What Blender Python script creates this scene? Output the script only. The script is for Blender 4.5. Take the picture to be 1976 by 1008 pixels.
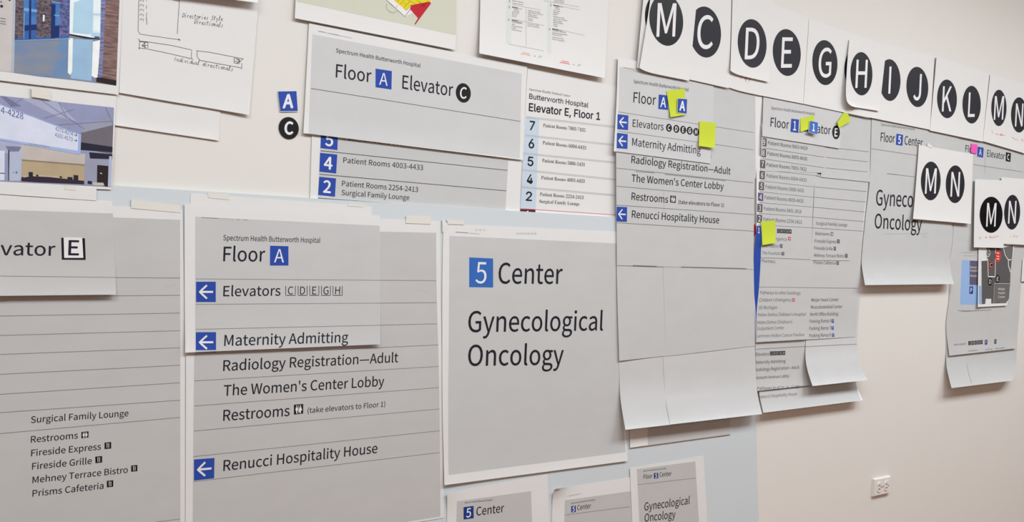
import bpy, bmesh, math, os, random
from mathutils import Vector
from mathutils.bvhtree import BVHTree

for _o in list(bpy.data.objects):
    bpy.data.objects.remove(_o)
random.seed(7)
SC = bpy.context.scene
COL = SC.collection

# ------------------------------------------------------------------ camera
F_PX, CX, CY = 2062.2, 988.0, 504.0          # focal length in pixels of the 1976x1008 frame
PAN, PIT, ROL = math.radians(-40.091), math.radians(0.731), math.radians(2.4615)
D_WALL, Z_CAM = 1.62, 1.52                   # camera to wall, camera above floor
ca, sa, cb, sb, cc, sc_ = math.cos(PAN), math.sin(PAN), math.cos(PIT), math.sin(PIT), math.cos(ROL), math.sin(ROL)


def mm(A, B):
    return [[sum(A[i][k] * B[k][j] for k in range(3)) for j in range(3)] for i in range(3)]


RM = mm([[cc, -sc_, 0], [sc_, cc, 0], [0, 0, 1]], mm([[1, 0, 0], [0, cb, -sb], [0, sb, cb]], [[ca, 0, sa], [0, 1, 0], [-sa, 0, ca]]))
w2 = lambda v: Vector((v[0], v[2], -v[1]))   # (right, down, into wall) -> world
cr, cd, cf = w2(RM[0]), w2(RM[1]), w2(RM[2])
cam_d = bpy.data.cameras.new('camera')
cam = bpy.data.objects.new('camera', cam_d)
COL.objects.link(cam)
CAM = Vector((0, -D_WALL, Z_CAM))
from mathutils import Matrix
cam.matrix_world = Matrix(((cr.x, -cd.x, -cf.x, CAM.x), (cr.y, -cd.y, -cf.y, CAM.y), (cr.z, -cd.z, -cf.z, CAM.z), (0, 0, 0, 1)))
cam_d.sensor_width = 36
cam_d.sensor_fit = 'HORIZONTAL'
cam_d.lens = F_PX / 1976 * 36
cam_d.clip_start = 0.02
SC.camera = cam

# ------------------------------------------------------------------ light and exposure
wd = bpy.data.worlds.new('world')
SC.world = wd
wd.use_nodes = True
wd.node_tree.nodes['Background'].inputs[0].default_value = (0.9, 0.95, 1, 1)
wd.node_tree.nodes['Background'].inputs[1].default_value = 0.25
vs = SC.view_settings
vs.view_transform = 'Standard'
vs.look = 'None'
vs.gamma = 1
vs.use_curve_mapping = False
vs.exposure = 0.0
LAMP_W = 25.0
CEIL = 2.75
LAMPS = [(-0.45, -1.22), (1.15, -1.22), (2.75, -1.22), (4.35, -1.22), (2.9, -4.2)]

# ------------------------------------------------------------------ materials
MATS = {}


def s2l(c):
    return tuple(((v / 255) / 12.92 if v <= 10 else ((v / 255 + 0.055) / 1.055) ** 2.4) for v in c)


def mat(name, col, rough=0.8, noise=0.0, scale=40, stretch=None, spec=0.2):
    """diffuse print / paper / paint with a faint procedural mottle"""
    m = bpy.data.materials.new(name)
    m.use_nodes = True
    nt = m.node_tree
    b = nt.nodes['Principled BSDF']
    b.inputs['Roughness'].default_value = rough
    b.inputs['Specular IOR Level'].default_value = spec
    c = col if max(col) <= 1 else s2l(col)
    b.inputs['Base Color'].default_value = (*c, 1)
    if noise:
        tc = nt.nodes.new('ShaderNodeTexCoord')
        mp = nt.nodes.new('ShaderNodeMapping')
        n = nt.nodes.new('ShaderNodeTexNoise')
        n.inputs['Scale'].default_value = scale
        n.inputs['Detail'].default_value = 3
        if stretch:
            mp.inputs['Scale'].default_value = stretch
        mx = nt.nodes.new('ShaderNodeMix')
        mx.data_type = 'RGBA'
        mx.inputs[6].default_value = (*[max(0, v * (1 - noise)) for v in c], 1)
        mx.inputs[7].default_value = (*[min(1, v * (1 + noise)) for v in c], 1)
        nt.links.new(tc.outputs['Object'], mp.inputs[0])
        nt.links.new(mp.outputs[0], n.inputs[0])
        nt.links.new(n.outputs[0], mx.inputs[0])
        nt.links.new(mx.outputs[2], b.inputs['Base Color'])
        if name.startswith(('grey', 'paper')):      # soft ripples of hand-handled paper
            n2 = nt.nodes.new('ShaderNodeTexNoise')
            n2.inputs['Scale'].default_value = 16
            n2.inputs['Detail'].default_value = 2
            bp = nt.nodes.new('ShaderNodeBump')
            bp.inputs['Strength'].default_value = 0.35
            bp.inputs['Distance'].default_value = 0.0022
            nt.links.new(tc.outputs['Object'], n2.inputs[0])
            nt.links.new(n2.outputs[0], bp.inputs['Height'])
            nt.links.new(bp.outputs[0], b.inputs['Normal'])
    MATS[name] = m
    return m


def brick_mat(name, c1, c2, cm, sx, sz):
    m = mat(name, c1, 0.8)
    nt = m.node_tree
    b = nt.nodes['Principled BSDF']
    tc = nt.nodes.new('ShaderNodeTexCoord')
    mp = nt.nodes.new('ShaderNodeMapping')
    mp.inputs['Rotation'].default_value = (math.radians(-90), 0, 0)
    t = nt.nodes.new('ShaderNodeTexBrick')
    t.inputs['Color1'].default_value = (*s2l(c1), 1)
    t.inputs['Color2'].default_value = (*s2l(c2), 1)
    t.inputs['Mortar'].default_value = (*s2l(cm), 1)
    t.inputs['Scale'].default_value = 1
    t.inputs['Brick Width'].default_value = sx
    t.inputs['Row Height'].default_value = sz
    t.inputs['Mortar Size'].default_value = sz * 0.1
    nt.links.new(tc.outputs['Object'], mp.inputs[0])
    nt.links.new(mp.outputs[0], t.inputs[0])
    nt.links.new(t.outputs[0], b.inputs['Base Color'])
    return m


mat('paper', (0.75, 0.74, 0.726), 0.85, 0.015, 25)
mat('paper_shaded', (0.72, 0.70, 0.685), 0.85, 0.02, 25)
mat('grey', (0.555, 0.556, 0.55), 0.75, 0.045, 14, (1, 1, 2.2))
mat('grey_warm', (0.535, 0.527, 0.517), 0.75, 0.05, 14, (1, 1, 2.2))
mat('grey_light', (0.595, 0.595, 0.593), 0.75, 0.04, 14)
mat('ink', (30, 30, 40), 0.6)
mat('ink_soft', (50, 50, 55), 0.6)
mat('ink_grey', (120, 120, 122), 0.6)
mat('ink_list', (84, 84, 88), 0.6)
mat('ink_faint', (172, 172, 174), 0.6)
mat('rule', (118, 118, 118), 0.6)
mat('rule_dark', (62, 62, 64), 0.6)
mat('rule_faint', (168, 168, 170), 0.6)
mat('blue', (42, 74, 164), 0.6, 0.05, 60)
mat('blue_bright', (52, 104, 182), 0.6, 0.05, 60)
mat('blue_deep', (28, 56, 130), 0.6, 0.05, 60)
mat('print_white', (0.80, 0.79, 0.79), 0.7)
mat('black', (24, 23, 28), 0.5, 0.05, 60)
mat('black_deep', (9, 8, 12), 0.4)
mat('black_soft', (37, 36, 43), 0.55, 0.06, 60)
mat('row_grey', (92, 88, 94), 0.6)
mat('row_purple', (98, 84, 122), 0.6)
mat('red', (190, 35, 48), 0.6)
mat('red_pen', (216, 62, 78), 0.6)
mat('orange_pen', (232, 150, 120), 0.6)
mat('maroon', (70, 30, 35), 0.6)
mat('pale_blue', (196, 210, 222), 0.7)
mat('pale_mint', (214, 219, 216), 0.7)
mat('yellow_note', (198, 212, 58), 0.7)
mat('pink_note', (240, 90, 180), 0.7)
mat('tape', (0.74, 0.715, 0.65), 0.7, 0.02, 30)
mat('board', (0.62, 0.665, 0.69), 0.7, 0.012, 9)
mat('board_edge', (0.80, 0.81, 0.815), 0.7)
mat('wall_paint', (0.745, 0.718, 0.675), 0.85, 0.012, 6)
mat('ceiling_paint', (0.85, 0.85, 0.84), 0.9)
mat('room_paint', (0.5, 0.49, 0.47), 0.9)
mat('carpet', (0.38, 0.20, 0.12), 0.95, 0.15, 90)
mat('plastic', (0.78, 0.74, 0.70), 0.45)
mat('slot', (120, 108, 100), 0.6)
mat('frame_metal', (0.8, 0.8, 0.8), 0.4)
mat('plan_ground', (206, 206, 188), 0.7, 0.02, 30)
mat('plan_yellow', (224, 206, 40), 0.7)
mat('map_blue', (150, 182, 226), 0.7)
mat('map_slate', (98, 92, 112), 0.7)
mat('map_grey', (92, 90, 90), 0.7)
mat('map_grey_light', (110, 107, 106), 0.7)
mat('map_red', (214, 58, 52), 0.7)
# colours of the two printed photographs
PH = dict(strip=(200, 194, 190), strip_edge=(176, 184, 196), steel_light=(120, 166, 206), steel_dark=(22, 44, 104),
          glass=(232, 244, 250), door=(176, 210, 230), pane=(204, 228, 240), navy=(24, 28, 52), floor_b=(108, 140, 178), floor_l=(152, 186, 214),
          floor_g=(138, 134, 134), glare=(240, 242, 240), kick=(58, 96, 168), dark=(40, 28, 32), lilac=(146, 150, 182), lilac_d=(118, 120, 150),
          lilac_l=(168, 172, 198), sign=(212, 216, 232), sign_edge=(160, 178, 218), brown_g=(110, 104, 112), black_n=(36, 34, 50), band=(192, 182, 176),
          beige=(180, 162, 130), beige_d=(140, 124, 108), column=(176, 184, 206), column2=(152, 154, 174), wine=(52, 36, 48), grout=(110, 112, 140), desk_l=(190, 184, 176))
for k_, v_ in PH.items():
    mat('ph_' + k_, v_, 0.6, 0.13, 45)


def mat2(name, c1, c2, scale, stretch):
    m = mat(name, c1, 0.6, 0.1, scale, stretch)
    mx = next(n for n in m.node_tree.nodes if n.bl_idname == 'ShaderNodeMix')
    rp = m.node_tree.nodes.new('ShaderNodeValToRGB')
    rp.color_ramp.elements[0].position, rp.color_ramp.elements[1].position = 0.36, 0.64
    ns = next(n for n in m.node_tree.nodes if n.bl_idname == 'ShaderNodeTexNoise')
    m.node_tree.links.new(ns.outputs[0], rp.inputs[0])
    m.node_tree.links.new(rp.outputs[0], mx.inputs[0])
    mx.inputs[6].default_value = (*s2l(c1), 1)
    mx.inputs[7].default_value = (*s2l(c2), 1)


mat2('ph_floor_m', (150, 146, 140), (96, 132, 182), 14, (.6, 1, 1.6))
mat2('ph_brick_blue', (66, 66, 108), (112, 122, 178), 160, (1, 1, 2))
mat2('ph_stone_blue', (96, 96, 136), (142, 146, 188), 150, (.4, 1, 2.4))
mat2('ph_stone', (98, 80, 84), (150, 118, 108), 150, (.35, 1, 2.6))
mat2('ph_brick', (60, 54, 70), (124, 108, 112), 170, (1, 1, 2))
mat2('ph_steel', (44, 92, 166), (88, 142, 200), 22, (1, 1, .6))
em = bpy.data.materials.new('lamp_diffuser')
em.use_nodes = True
em.node_tree.nodes['Principled BSDF'].inputs['Emission Color'].default_value = (1, 0.97, 0.92, 1)
em.node_tree.nodes['Principled BSDF'].inputs['Emission Strength'].default_value = 1.5
MATS['lamp_diffuser'] = em


# ------------------------------------------------------------------ helpers
def at(p, z=0.0):
    """point of the photograph -> point z metres in front of the wall plane"""
    q = ((p[0] - CX) / F_PX, (p[1] - CY) / F_PX, 1.0)
    d = cr * q[0] + cd * q[1] + cf * q[2]
    return CAM + d * ((D_WALL - z) / d.y)


def pix(P):
    v = P - CAM
    w = v.dot(cf)
    return (CX + F_PX * v.dot(cr) / w, CY + F_PX * v.dot(cd) / w)


def foot(x, z):
    """photograph point in column x that lies at height z on the wall"""
    lo, hi = 0.0, 3000.0
    for _ in range(40):
        m_ = (lo + hi) / 2
        if at((x, m_)).z > z:
            lo = m_
        else:
            hi = m_
    return (x, lo)


def set_props(o, label=None, cat=None, group=None, kind=None):
    for k, v in (('label', label), ('category', cat), ('group', group), ('kind', kind)):
        if v:
            o[k] = v


class MB:
    """collects world-space polygons with materials, builds one mesh object"""

    def __init__(self):
        self.v, self.f, self.m, self.names, self.smooth = [], [], [], [], 0

    def slot(self, m):
        if m not in self.names:
            self.names.append(m)
        return self.names.index(m)

    def add(self, verts, faces, m):
        b = len(self.v)
        self.v += [Vector(v) for v in verts]
        s = self.slot(m)
        for f in faces:
            self.f.append([b + i for i in f])
            self.m.append(s)

    def box(self, lo, hi, m):
        x0, y0, z0 = lo
        x1, y1, z1 = hi
        self.add([(x0, y0, z0), (x1, y0, z0), (x1, y1, z0), (x0, y1, z0), (x0, y0, z1), (x1, y0, z1), (x1, y1, z1), (x0, y1, z1)],
                 [(0, 3, 2, 1), (4, 5, 6, 7), (0, 1, 5, 4), (1, 2, 6, 5), (2, 3, 7, 6), (3, 0, 4, 7)], m)

    def build(self, name, parent=None, origin=None, smooth=False):
        if not self.v:
            return None
        if origin is None:
            if parent is not None:
                origin = world_loc(parent)
            else:
                lo = Vector([min(v[i] for v in self.v) for i in range(3)])
                hi = Vector([max(v[i] for v in self.v) for i in range(3)])
                origin = (lo + hi) / 2
                origin.z = lo.z
        me = bpy.data.meshes.new(name)
        me.from_pydata([v - origin for v in self.v], [], self.f)
        for n in self.names:
            me.materials.append(MATS[n])
        me.polygons.foreach_set('material_index', self.m)
        n_ = len(me.polygons) if smooth else self.smooth
        if n_:
            me.polygons.foreach_set('use_smooth', [i < n_ for i in range(len(me.polygons))])
        me.update()
        o = bpy.data.objects.new(name, me)
        COL.objects.link(o)
        if parent is not None:
            o.parent = parent
            o.location = origin - world_loc(parent)
        else:
            o.location = origin
        return o


def world_loc(o):
    p = Vector(o.location)
    while o.parent:
        o = o.parent
        p += Vector(o.location)
    return p


def catmull(pts, n):
    """n+1 points along a polyline (smooth when it has more than two points)"""
    if len(pts) == 2:
        a, b = pts
        return [(a[0] + (b[0] - a[0]) * i / n, a[1] + (b[1] - a[1]) * i / n) for i in range(n + 1)]
    L = [0]
    for a, b in zip(pts, pts[1:]):
        L.append(L[-1] + math.hypot(b[0] - a[0], b[1] - a[1]))
    out = []
    for i in range(n + 1):
        d = L[-1] * i / n
        k = max(j for j in range(len(pts) - 1) if L[j] <= d + 1e-9)
        t = (d - L[k]) / (L[k + 1] - L[k])
        p1, p2 = pts[k], pts[k + 1]
        p0 = pts[k - 1] if k > 0 else p1
        p3 = pts[k + 2] if k + 2 < len(pts) else p2
        q = []
        for c in (0, 1):
            m1 = (p2[c] - p0[c]) * 0.5
            m2 = (p3[c] - p1[c]) * 0.5
            t2, t3 = t * t, t * t * t
            q.append((2 * t3 - 3 * t2 + 1) * p1[c] + (t3 - 2 * t2 + t) * m1 + (-2 * t3 + 3 * t2) * p2[c] + (t3 - t2) * m2)
        out.append(tuple(q))
    return out


class Surf:
    """a BVH of one or more sheets that printing is laid on"""

    def __init__(self):
        self.v, self.f, self.t = [], [], None

    def add(self, v, f):
        b = len(self.v)
        self.v += v
        self.f += [[b + i for i in q] for q in f]
        self.t = None

    def hit(self, W, eps):
        if self.t is None:
            self.t = BVHTree.FromPolygons(self.v, self.f)
        d = (W - CAM).normalized()
        h, n, i, dist = self.t.ray_cast(CAM, d)
        if h is None:
            h, n, i, dist = self.t.find_nearest(W)
            y = h.y
            t = (y - CAM.y) / d.y
            h = CAM + d * t
        if n.y > 0:
            n = -n
        return h + n * eps


def zspec(top, bot=None, curl=0.0, tc=0.85, p=2.0, left=0.0, right=0.0, wob=0.35, corner=0.0):
    """distance from the wall in mm as a function of s (left-right) and t (top-bottom)"""
    bot = top if bot is None else bot
    a, b = random.uniform(0, 6.3), random.uniform(0, 6.3)

    def f(s, t):
        z = top + (bot - top) * t
        if curl and t > tc:
            z += curl * ((t - tc) / (1 - tc)) ** p
        z += left * max(0, 1 - s / 0.3) ** 2 * t + right * max(0, (s - 0.7) / 0.3) ** 2 * t
        z += corner * max(0, 1 - s / 0.25) ** 2 * max(0, 1 - t / 0.25) ** 2
        z += wob * math.sin(6.3 * (0.9 * s + 0.3 * t) + a) * math.sin(3.3 * t + b + s)
        return max(z, 0.5) / 1000
    return f


class Thing:
    """a top-level thing: Empty that parents its sheets and its printing"""

    def __init__(self, name, label, cat, anchor, group=None):
        self.o = bpy.data.objects.new(name, None)
        self.o.empty_display_size = 0.02
        COL.objects.link(self.o)
        self.o.location = at(anchor, 0)
        set_props(self.o, label, cat, group)
        self.all = Surf()
        self.sheets = []

    def sheet(self, L, R, z, nx=10, ny=14, m='paper', name='paper_sheet', label=None, thick=0.0003, sag=0):
        mb, sf = sheet_mesh(L, R, z, nx, ny, m, thick, sag)
        o = mb.build(name, self.o, smooth=False)
        if label:
            o['label'] = label
        s = Surf()
        s.L, s.R, s.z = L, R, z
        s.add(*sf)
        self.all.add(*sf)
        self.sheets.append(s)
        return s

    # ---- printing -------------------------------------------------
    def panel(self, quad, m='grey', on=None, nx=12, ny=18, eps=0.00013, name='printed_panel', L=None, R=None):
        """flat colour area; quad TL,TR,BR,BL"""
        on = on or self.all
        lft = catmull(L or [quad[0], quad[3]], ny)
        rgt = catmull(R or [quad[1], quad[2]], ny)
        mb = MB()
        V = []
        for j in range(ny + 1):
            for i in range(nx + 1):
                s = i / nx
                V.append(on.hit(at((lft[j][0] + (rgt[j][0] - lft[j][0]) * s, lft[j][1] + (rgt[j][1] - lft[j][1]) * s)), eps))
        Fc = []
        for j in range(ny):
            for i in range(nx):
                a = j * (nx + 1) + i
                Fc += [(a, a + nx + 1, a + nx + 2), (a, a + nx + 2, a + 1)]
        mb.add(V, Fc, m)
        return mb.build(name, self.o, smooth=True)

    def area(self, on, s0=(0, 0), s1=(1, 1), t0=(0, 0), t1=(1, 1), m='grey', nx=30, ny=44, eps=0.00015, name='printed_panel'):
        """flat colour area between fractions of a sheet: s0, s1 at its (top, foot), t0, t1 at its (left, right)"""
        lft, rgt = catmull(on.L, 200), catmull(on.R, 200)
        mb = MB()
        V = []
        for j in range(ny + 1):
            for i in range(nx + 1):
                u, v = i / nx, j / ny
                ta, tb = t0[0] + (t0[1] - t0[0]) * u, t1[0] + (t1[1] - t1[0]) * u
                t = ta + (tb - ta) * v
                sa_, sb_ = s0[0] + (s0[1] - s0[0]) * v, s1[0] + (s1[1] - s1[0]) * v
                s = sa_ + (sb_ - sa_) * u
                t, s = min(max(t, .001), .9985), min(max(s, .0015), .9985)
                k = t * 200
                k0, fr = int(k), k - int(k)
                lp = [lft[k0][c] + (lft[k0 + 1][c] - lft[k0][c]) * fr for c in (0, 1)]
                rp = [rgt[k0][c] + (rgt[k0 + 1][c] - rgt[k0][c]) * fr for c in (0, 1)]
                V.append(on.hit(at((lp[0] + (rp[0] - lp[0]) * s, lp[1] + (rp[1] - lp[1]) * s)), eps))
        mb.add(V, [(j * (nx + 1) + i, (j + 1) * (nx + 1) + i, (j + 1) * (nx + 1) + i + 1, j * (nx + 1) + i + 1) for j in range(ny) for i in range(nx)], m)
        return mb.build(name, self.o, smooth=True)

    def ink(self, name='drawing', parent=None, label=None, on=None):
        return Ink(on or self.all, name, parent or self.o, label)

    def text(self, s, x0, y0, x1, y1, cap, m='ink', font='sans', w=None, sub=None, pre=None, name='lettering', on=None, parent=None):
        if w is None:
            w = 0 if font == 'serif' else .008 if cap > 9 else .012
        k = self.ink(name, parent, on=on)
        k.text(s, (x0, y0), (x1, y1), cap, m, font, w, sub, pre)
        return k.done()

    def rules(self, lines, w=1.0, m='rule', name='ruled_lines', on=None, n=14):
        k = self.ink(name, on=on)
        for l in lines:
            k.line([l[0:2], l[2:4]], l[4] if len(l) > 4 else w, m, sub=n)
        return k.done()

    def badge(self, quad, ch, h=0.66, m='blue', lm='print_white', w=0.0, name='floor_badge', wid=1.0):
        k = self.ink(name)
        k.quad(quad, m, eps=0.00026)
        b = k.done()
        if ch:
            k = self.ink('badge_letter', b, 'white character')
            k.glyph(ch, quad, h, lm, w, wid)
            k.done()
        return b

    def disc(self, c, wh, ch, h=0.6, m='black', lm='print_white', w=0.0, name='letter_disc', cuts=(), wid=1.0, dx=0.0):
        k = self.ink(name)
        k.ellipse(c, wh, m, 0.0002, cuts)
        b = k.done()
        if ch:
            k = self.ink('disc_letter', b, 'white character')
            q = [(c[0] - wh[0] / 2, c[1] - wh[1] / 2), (c[0] + wh[0] / 2, c[1] - wh[1] / 2), (c[0] + wh[0] / 2, c[1] + wh[1] / 2), (c[0] - wh[0] / 2, c[1] + wh[1] / 2)]
            k.glyph(ch, [(a + dx, b_) for a, b_ in q], h, lm, w, wid, cuts)
            k.done()
        return b

    def arrow(self, quad):
        k = self.ink('arrow_badge')
        k.quad(quad, 'blue', eps=0.00026)
        b = k.done()
        k = self.ink('arrow', b, 'white left arrow')
        u = lambda p: bil(quad, *p)
        k.line([u((0.17, 0.5)), u((0.86, 0.5))], 0.1 * (quad[3][1] - quad[0][1]), 'print_white', eps=0.0004)
        k.line([u((0.55, 0.17)), u((0.18, 0.5)), u((0.55, 0.83))], 0.095 * (quad[3][1] - quad[0][1]), 'print_white', eps=0.0004)
        k.done()

    def icon(self, quad, kind):
        k = self.ink({'rest': 'restroom_icon', 'food': 'restaurant_icon'}.get(kind, 'information_icon'))
        k.quad(quad, 'black', eps=0.0002)
        u = lambda P: [bil(quad, *p) for p in P]
        W = 'print_white'
        if kind == 'rest':
            for x in (0.3, 0.7):
                k.poly(u([(x - .06, .1), (x + .06, .1), (x + .06, .22), (x - .06, .22)]), W, 0.0003)
            k.poly(u([(.2, .28), (.4, .28), (.44, .6), (.36, .62), (.36, .92), (.24, .92), (.24, .62), (.16, .6)]), W, 0.0003)
            k.poly(u([(.62, .28), (.78, .28), (.88, .66), (.76, .66), (.76, .92), (.64, .92), (.64, .66), (.52, .66)]), W, 0.0003)
            k.poly(u([(.475, .12), (.525, .12), (.525, .9), (.475, .9)]), W, 0.0003)
        elif kind == 'food':
            k.poly(u([(.3, .14), (.44, .14), (.42, .42), (.42, .86), (.33, .86), (.33, .42)]), W, 0.0003)
            k.poly(u([(.58, .14), (.68, .18), (.68, .86), (.59, .86)]), W, 0.0003)
        return k.done()


def bil(q, u, v):
    return ((q[0][0] * (1 - u) + q[1][0] * u) * (1 - v) + (q[3][0] * (1 - u) + q[2][0] * u) * v,
            (q[0][1] * (1 - u) + q[1][1] * u) * (1 - v) + (q[3][1] * (1 - u) + q[2][1] * u) * v)


def sheet_mesh(L, R, z, nx, ny, m, thick=0.0003, sag=0):
    lft, rgt = catmull(L, ny), catmull(R, ny)
    V = []
    for j in range(ny + 1):
        for i in range(nx + 1):
            s, t = i / nx, j / ny
            dip = sag * (1 - s) * (1 - math.exp(-8 * s)) * t ** 3   # a foot that bows down between its corners
            V.append(at((lft[j][0] + (rgt[j][0] - lft[j][0]) * s, lft[j][1] + (rgt[j][1] - lft[j][1]) * s + dip), z(s, t)))
    Fc = []
    for j in range(ny):
        for i in range(nx):
            a = j * (nx + 1) + i
            Fc += [(a, a + nx + 1, a + nx + 2), (a, a + nx + 2, a + 1)]
    mb = MB()
    n = len(V)
    B = [v + Vector((0, thick, 0)) for v in V]
    idx = lambda i, j: j * (nx + 1) + i
    loop = [idx(0, j) for j in range(ny + 1)] + [idx(i, ny) for i in range(1, nx + 1)] + [idx(nx, j) for j in range(ny - 1, -1, -1)] + [idx(i, 0) for i in range(nx - 1, 0, -1)]
    mb.add(V, Fc, m)
    m2 = m if m not in ('grey', 'grey_warm', 'grey_light') else 'paper'
    mb.smooth = len(Fc) * 2
    mb.add(B, [tuple(reversed(f)) for f in Fc], m2)
    mb.add([V[i] for i in loop] + [B[i] for i in loop], [(i, i + len(loop), (i + 1) % len(loop) + len(loop), (i + 1) % len(loop)) for i in range(len(loop))], m2)
    return mb, (V, Fc)


# ---- lettering outlines ------------------------------------------------
FONT_DIR = bpy.utils.system_resource('DATAFILES', path='fonts')


def load_font(n):
    try:
        return bpy.data.fonts.load(os.path.join(FONT_DIR, n))
    except Exception:
        return None


FONTS = {'sans': load_font('Noto Sans CJK Regular.woff2'), 'grot': load_font('Inter.woff2'), 'serif': load_font('NotoSansMath-Regular.woff2')}
TXT = {}
_cu = bpy.data.curves.new('tmp_text', 'FONT')
_cu.resolution_u = 3
_ob = bpy.data.objects.new('tmp_text', _cu)
COL.objects.link(_ob)


def outline(s, font='sans'):
    """(verts 2D in cap heights, faces, xmin, xmax)"""
    key = (s, font)
    if key in TXT:
        return TXT[key]
    f = FONTS[font]
    body = s
    if font == 'serif' and f:
        body = ''.join(chr(0x1d400 + ord(c) - 65) if 'A' <= c <= 'Z' else chr(0x1d41a + ord(c) - 97) if 'a' <= c <= 'z' else chr(0x1d7ce + ord(c) - 48) if '0' <= c <= '9' else c for c in s)
    if f:
        _cu.font = f
    _cu.body = body
    _cu.size = 1
    _cu.resolution_u = 9 if len(s) == 1 else 4
    _cu.offset = -0.006 if font == 'serif' else 0
    cap = {'sans': 0.25665, 'grot': 0.5087, 'serif': 0.4795}[font] if f else 0.7
    bpy.context.view_layer.update()
    dg = bpy.context.evaluated_depsgraph_get()
    ev = _ob.evaluated_get(dg)
    me = ev.to_mesh()
    V = [(v.co.x / cap, v.co.y / cap) for v in me.vertices]
    Fc = [tuple(p.vertices) for p in me.polygons]
    ev.to_mesh_clear()
    r = (V, Fc, min(v[0] for v in V), max(v[0] for v in V))
    TXT[key] = r
    return r


REF = {}


def refined(s, font, mx):
    """outline with its faces cut to edges no longer than mx cap heights"""
    key = (s, font, round(mx, 1))
    if key in REF:
        return REF[key]
    V, Fc, x0, x1 = outline(s, font)
    bm = bmesh.new()
    vs_ = [bm.verts.new((x, y, 0)) for x, y in V]
    for f in Fc:
        try:
            bm.faces.new([vs_[i] for i in f])
        except ValueError:
            pass
    bmesh.ops.triangulate(bm, faces=bm.faces[:])
    for _ in range(5):
        lg = [e for e in bm.edges if e.calc_length() > mx]
        if not lg:
            break
        bmesh.ops.subdivide_edges(bm, edges=lg, cuts=1)
        bmesh.ops.triangulate(bm, faces=bm.faces[:])
    bm.verts.index_update()
    r = ([(v.co.x, v.co.y) for v in bm.verts], [tuple(v.index for v in f.verts) for f in bm.faces], x0, x1)
    bm.free()
    REF[key] = r
    return r


def clip(poly, a, b):
    """keep the part of a pixel polygon on the right-hand side of a->b"""
    out = []
    sd = lambda p: (b[0] - a[0]) * (p[1] - a[1]) - (b[1] - a[1]) * (p[0] - a[0])
    for p, q in zip(poly, poly[1:] + poly[:1]):
        sp, sq = sd(p), sd(q)
        if sp >= 0:
            out.append(p)
        if (sp >= 0) != (sq >= 0):
            t = sp / (sp - sq)
            out.append((p[0] + (q[0] - p[0]) * t, p[1] + (q[1] - p[1]) * t))
    return out


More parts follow.
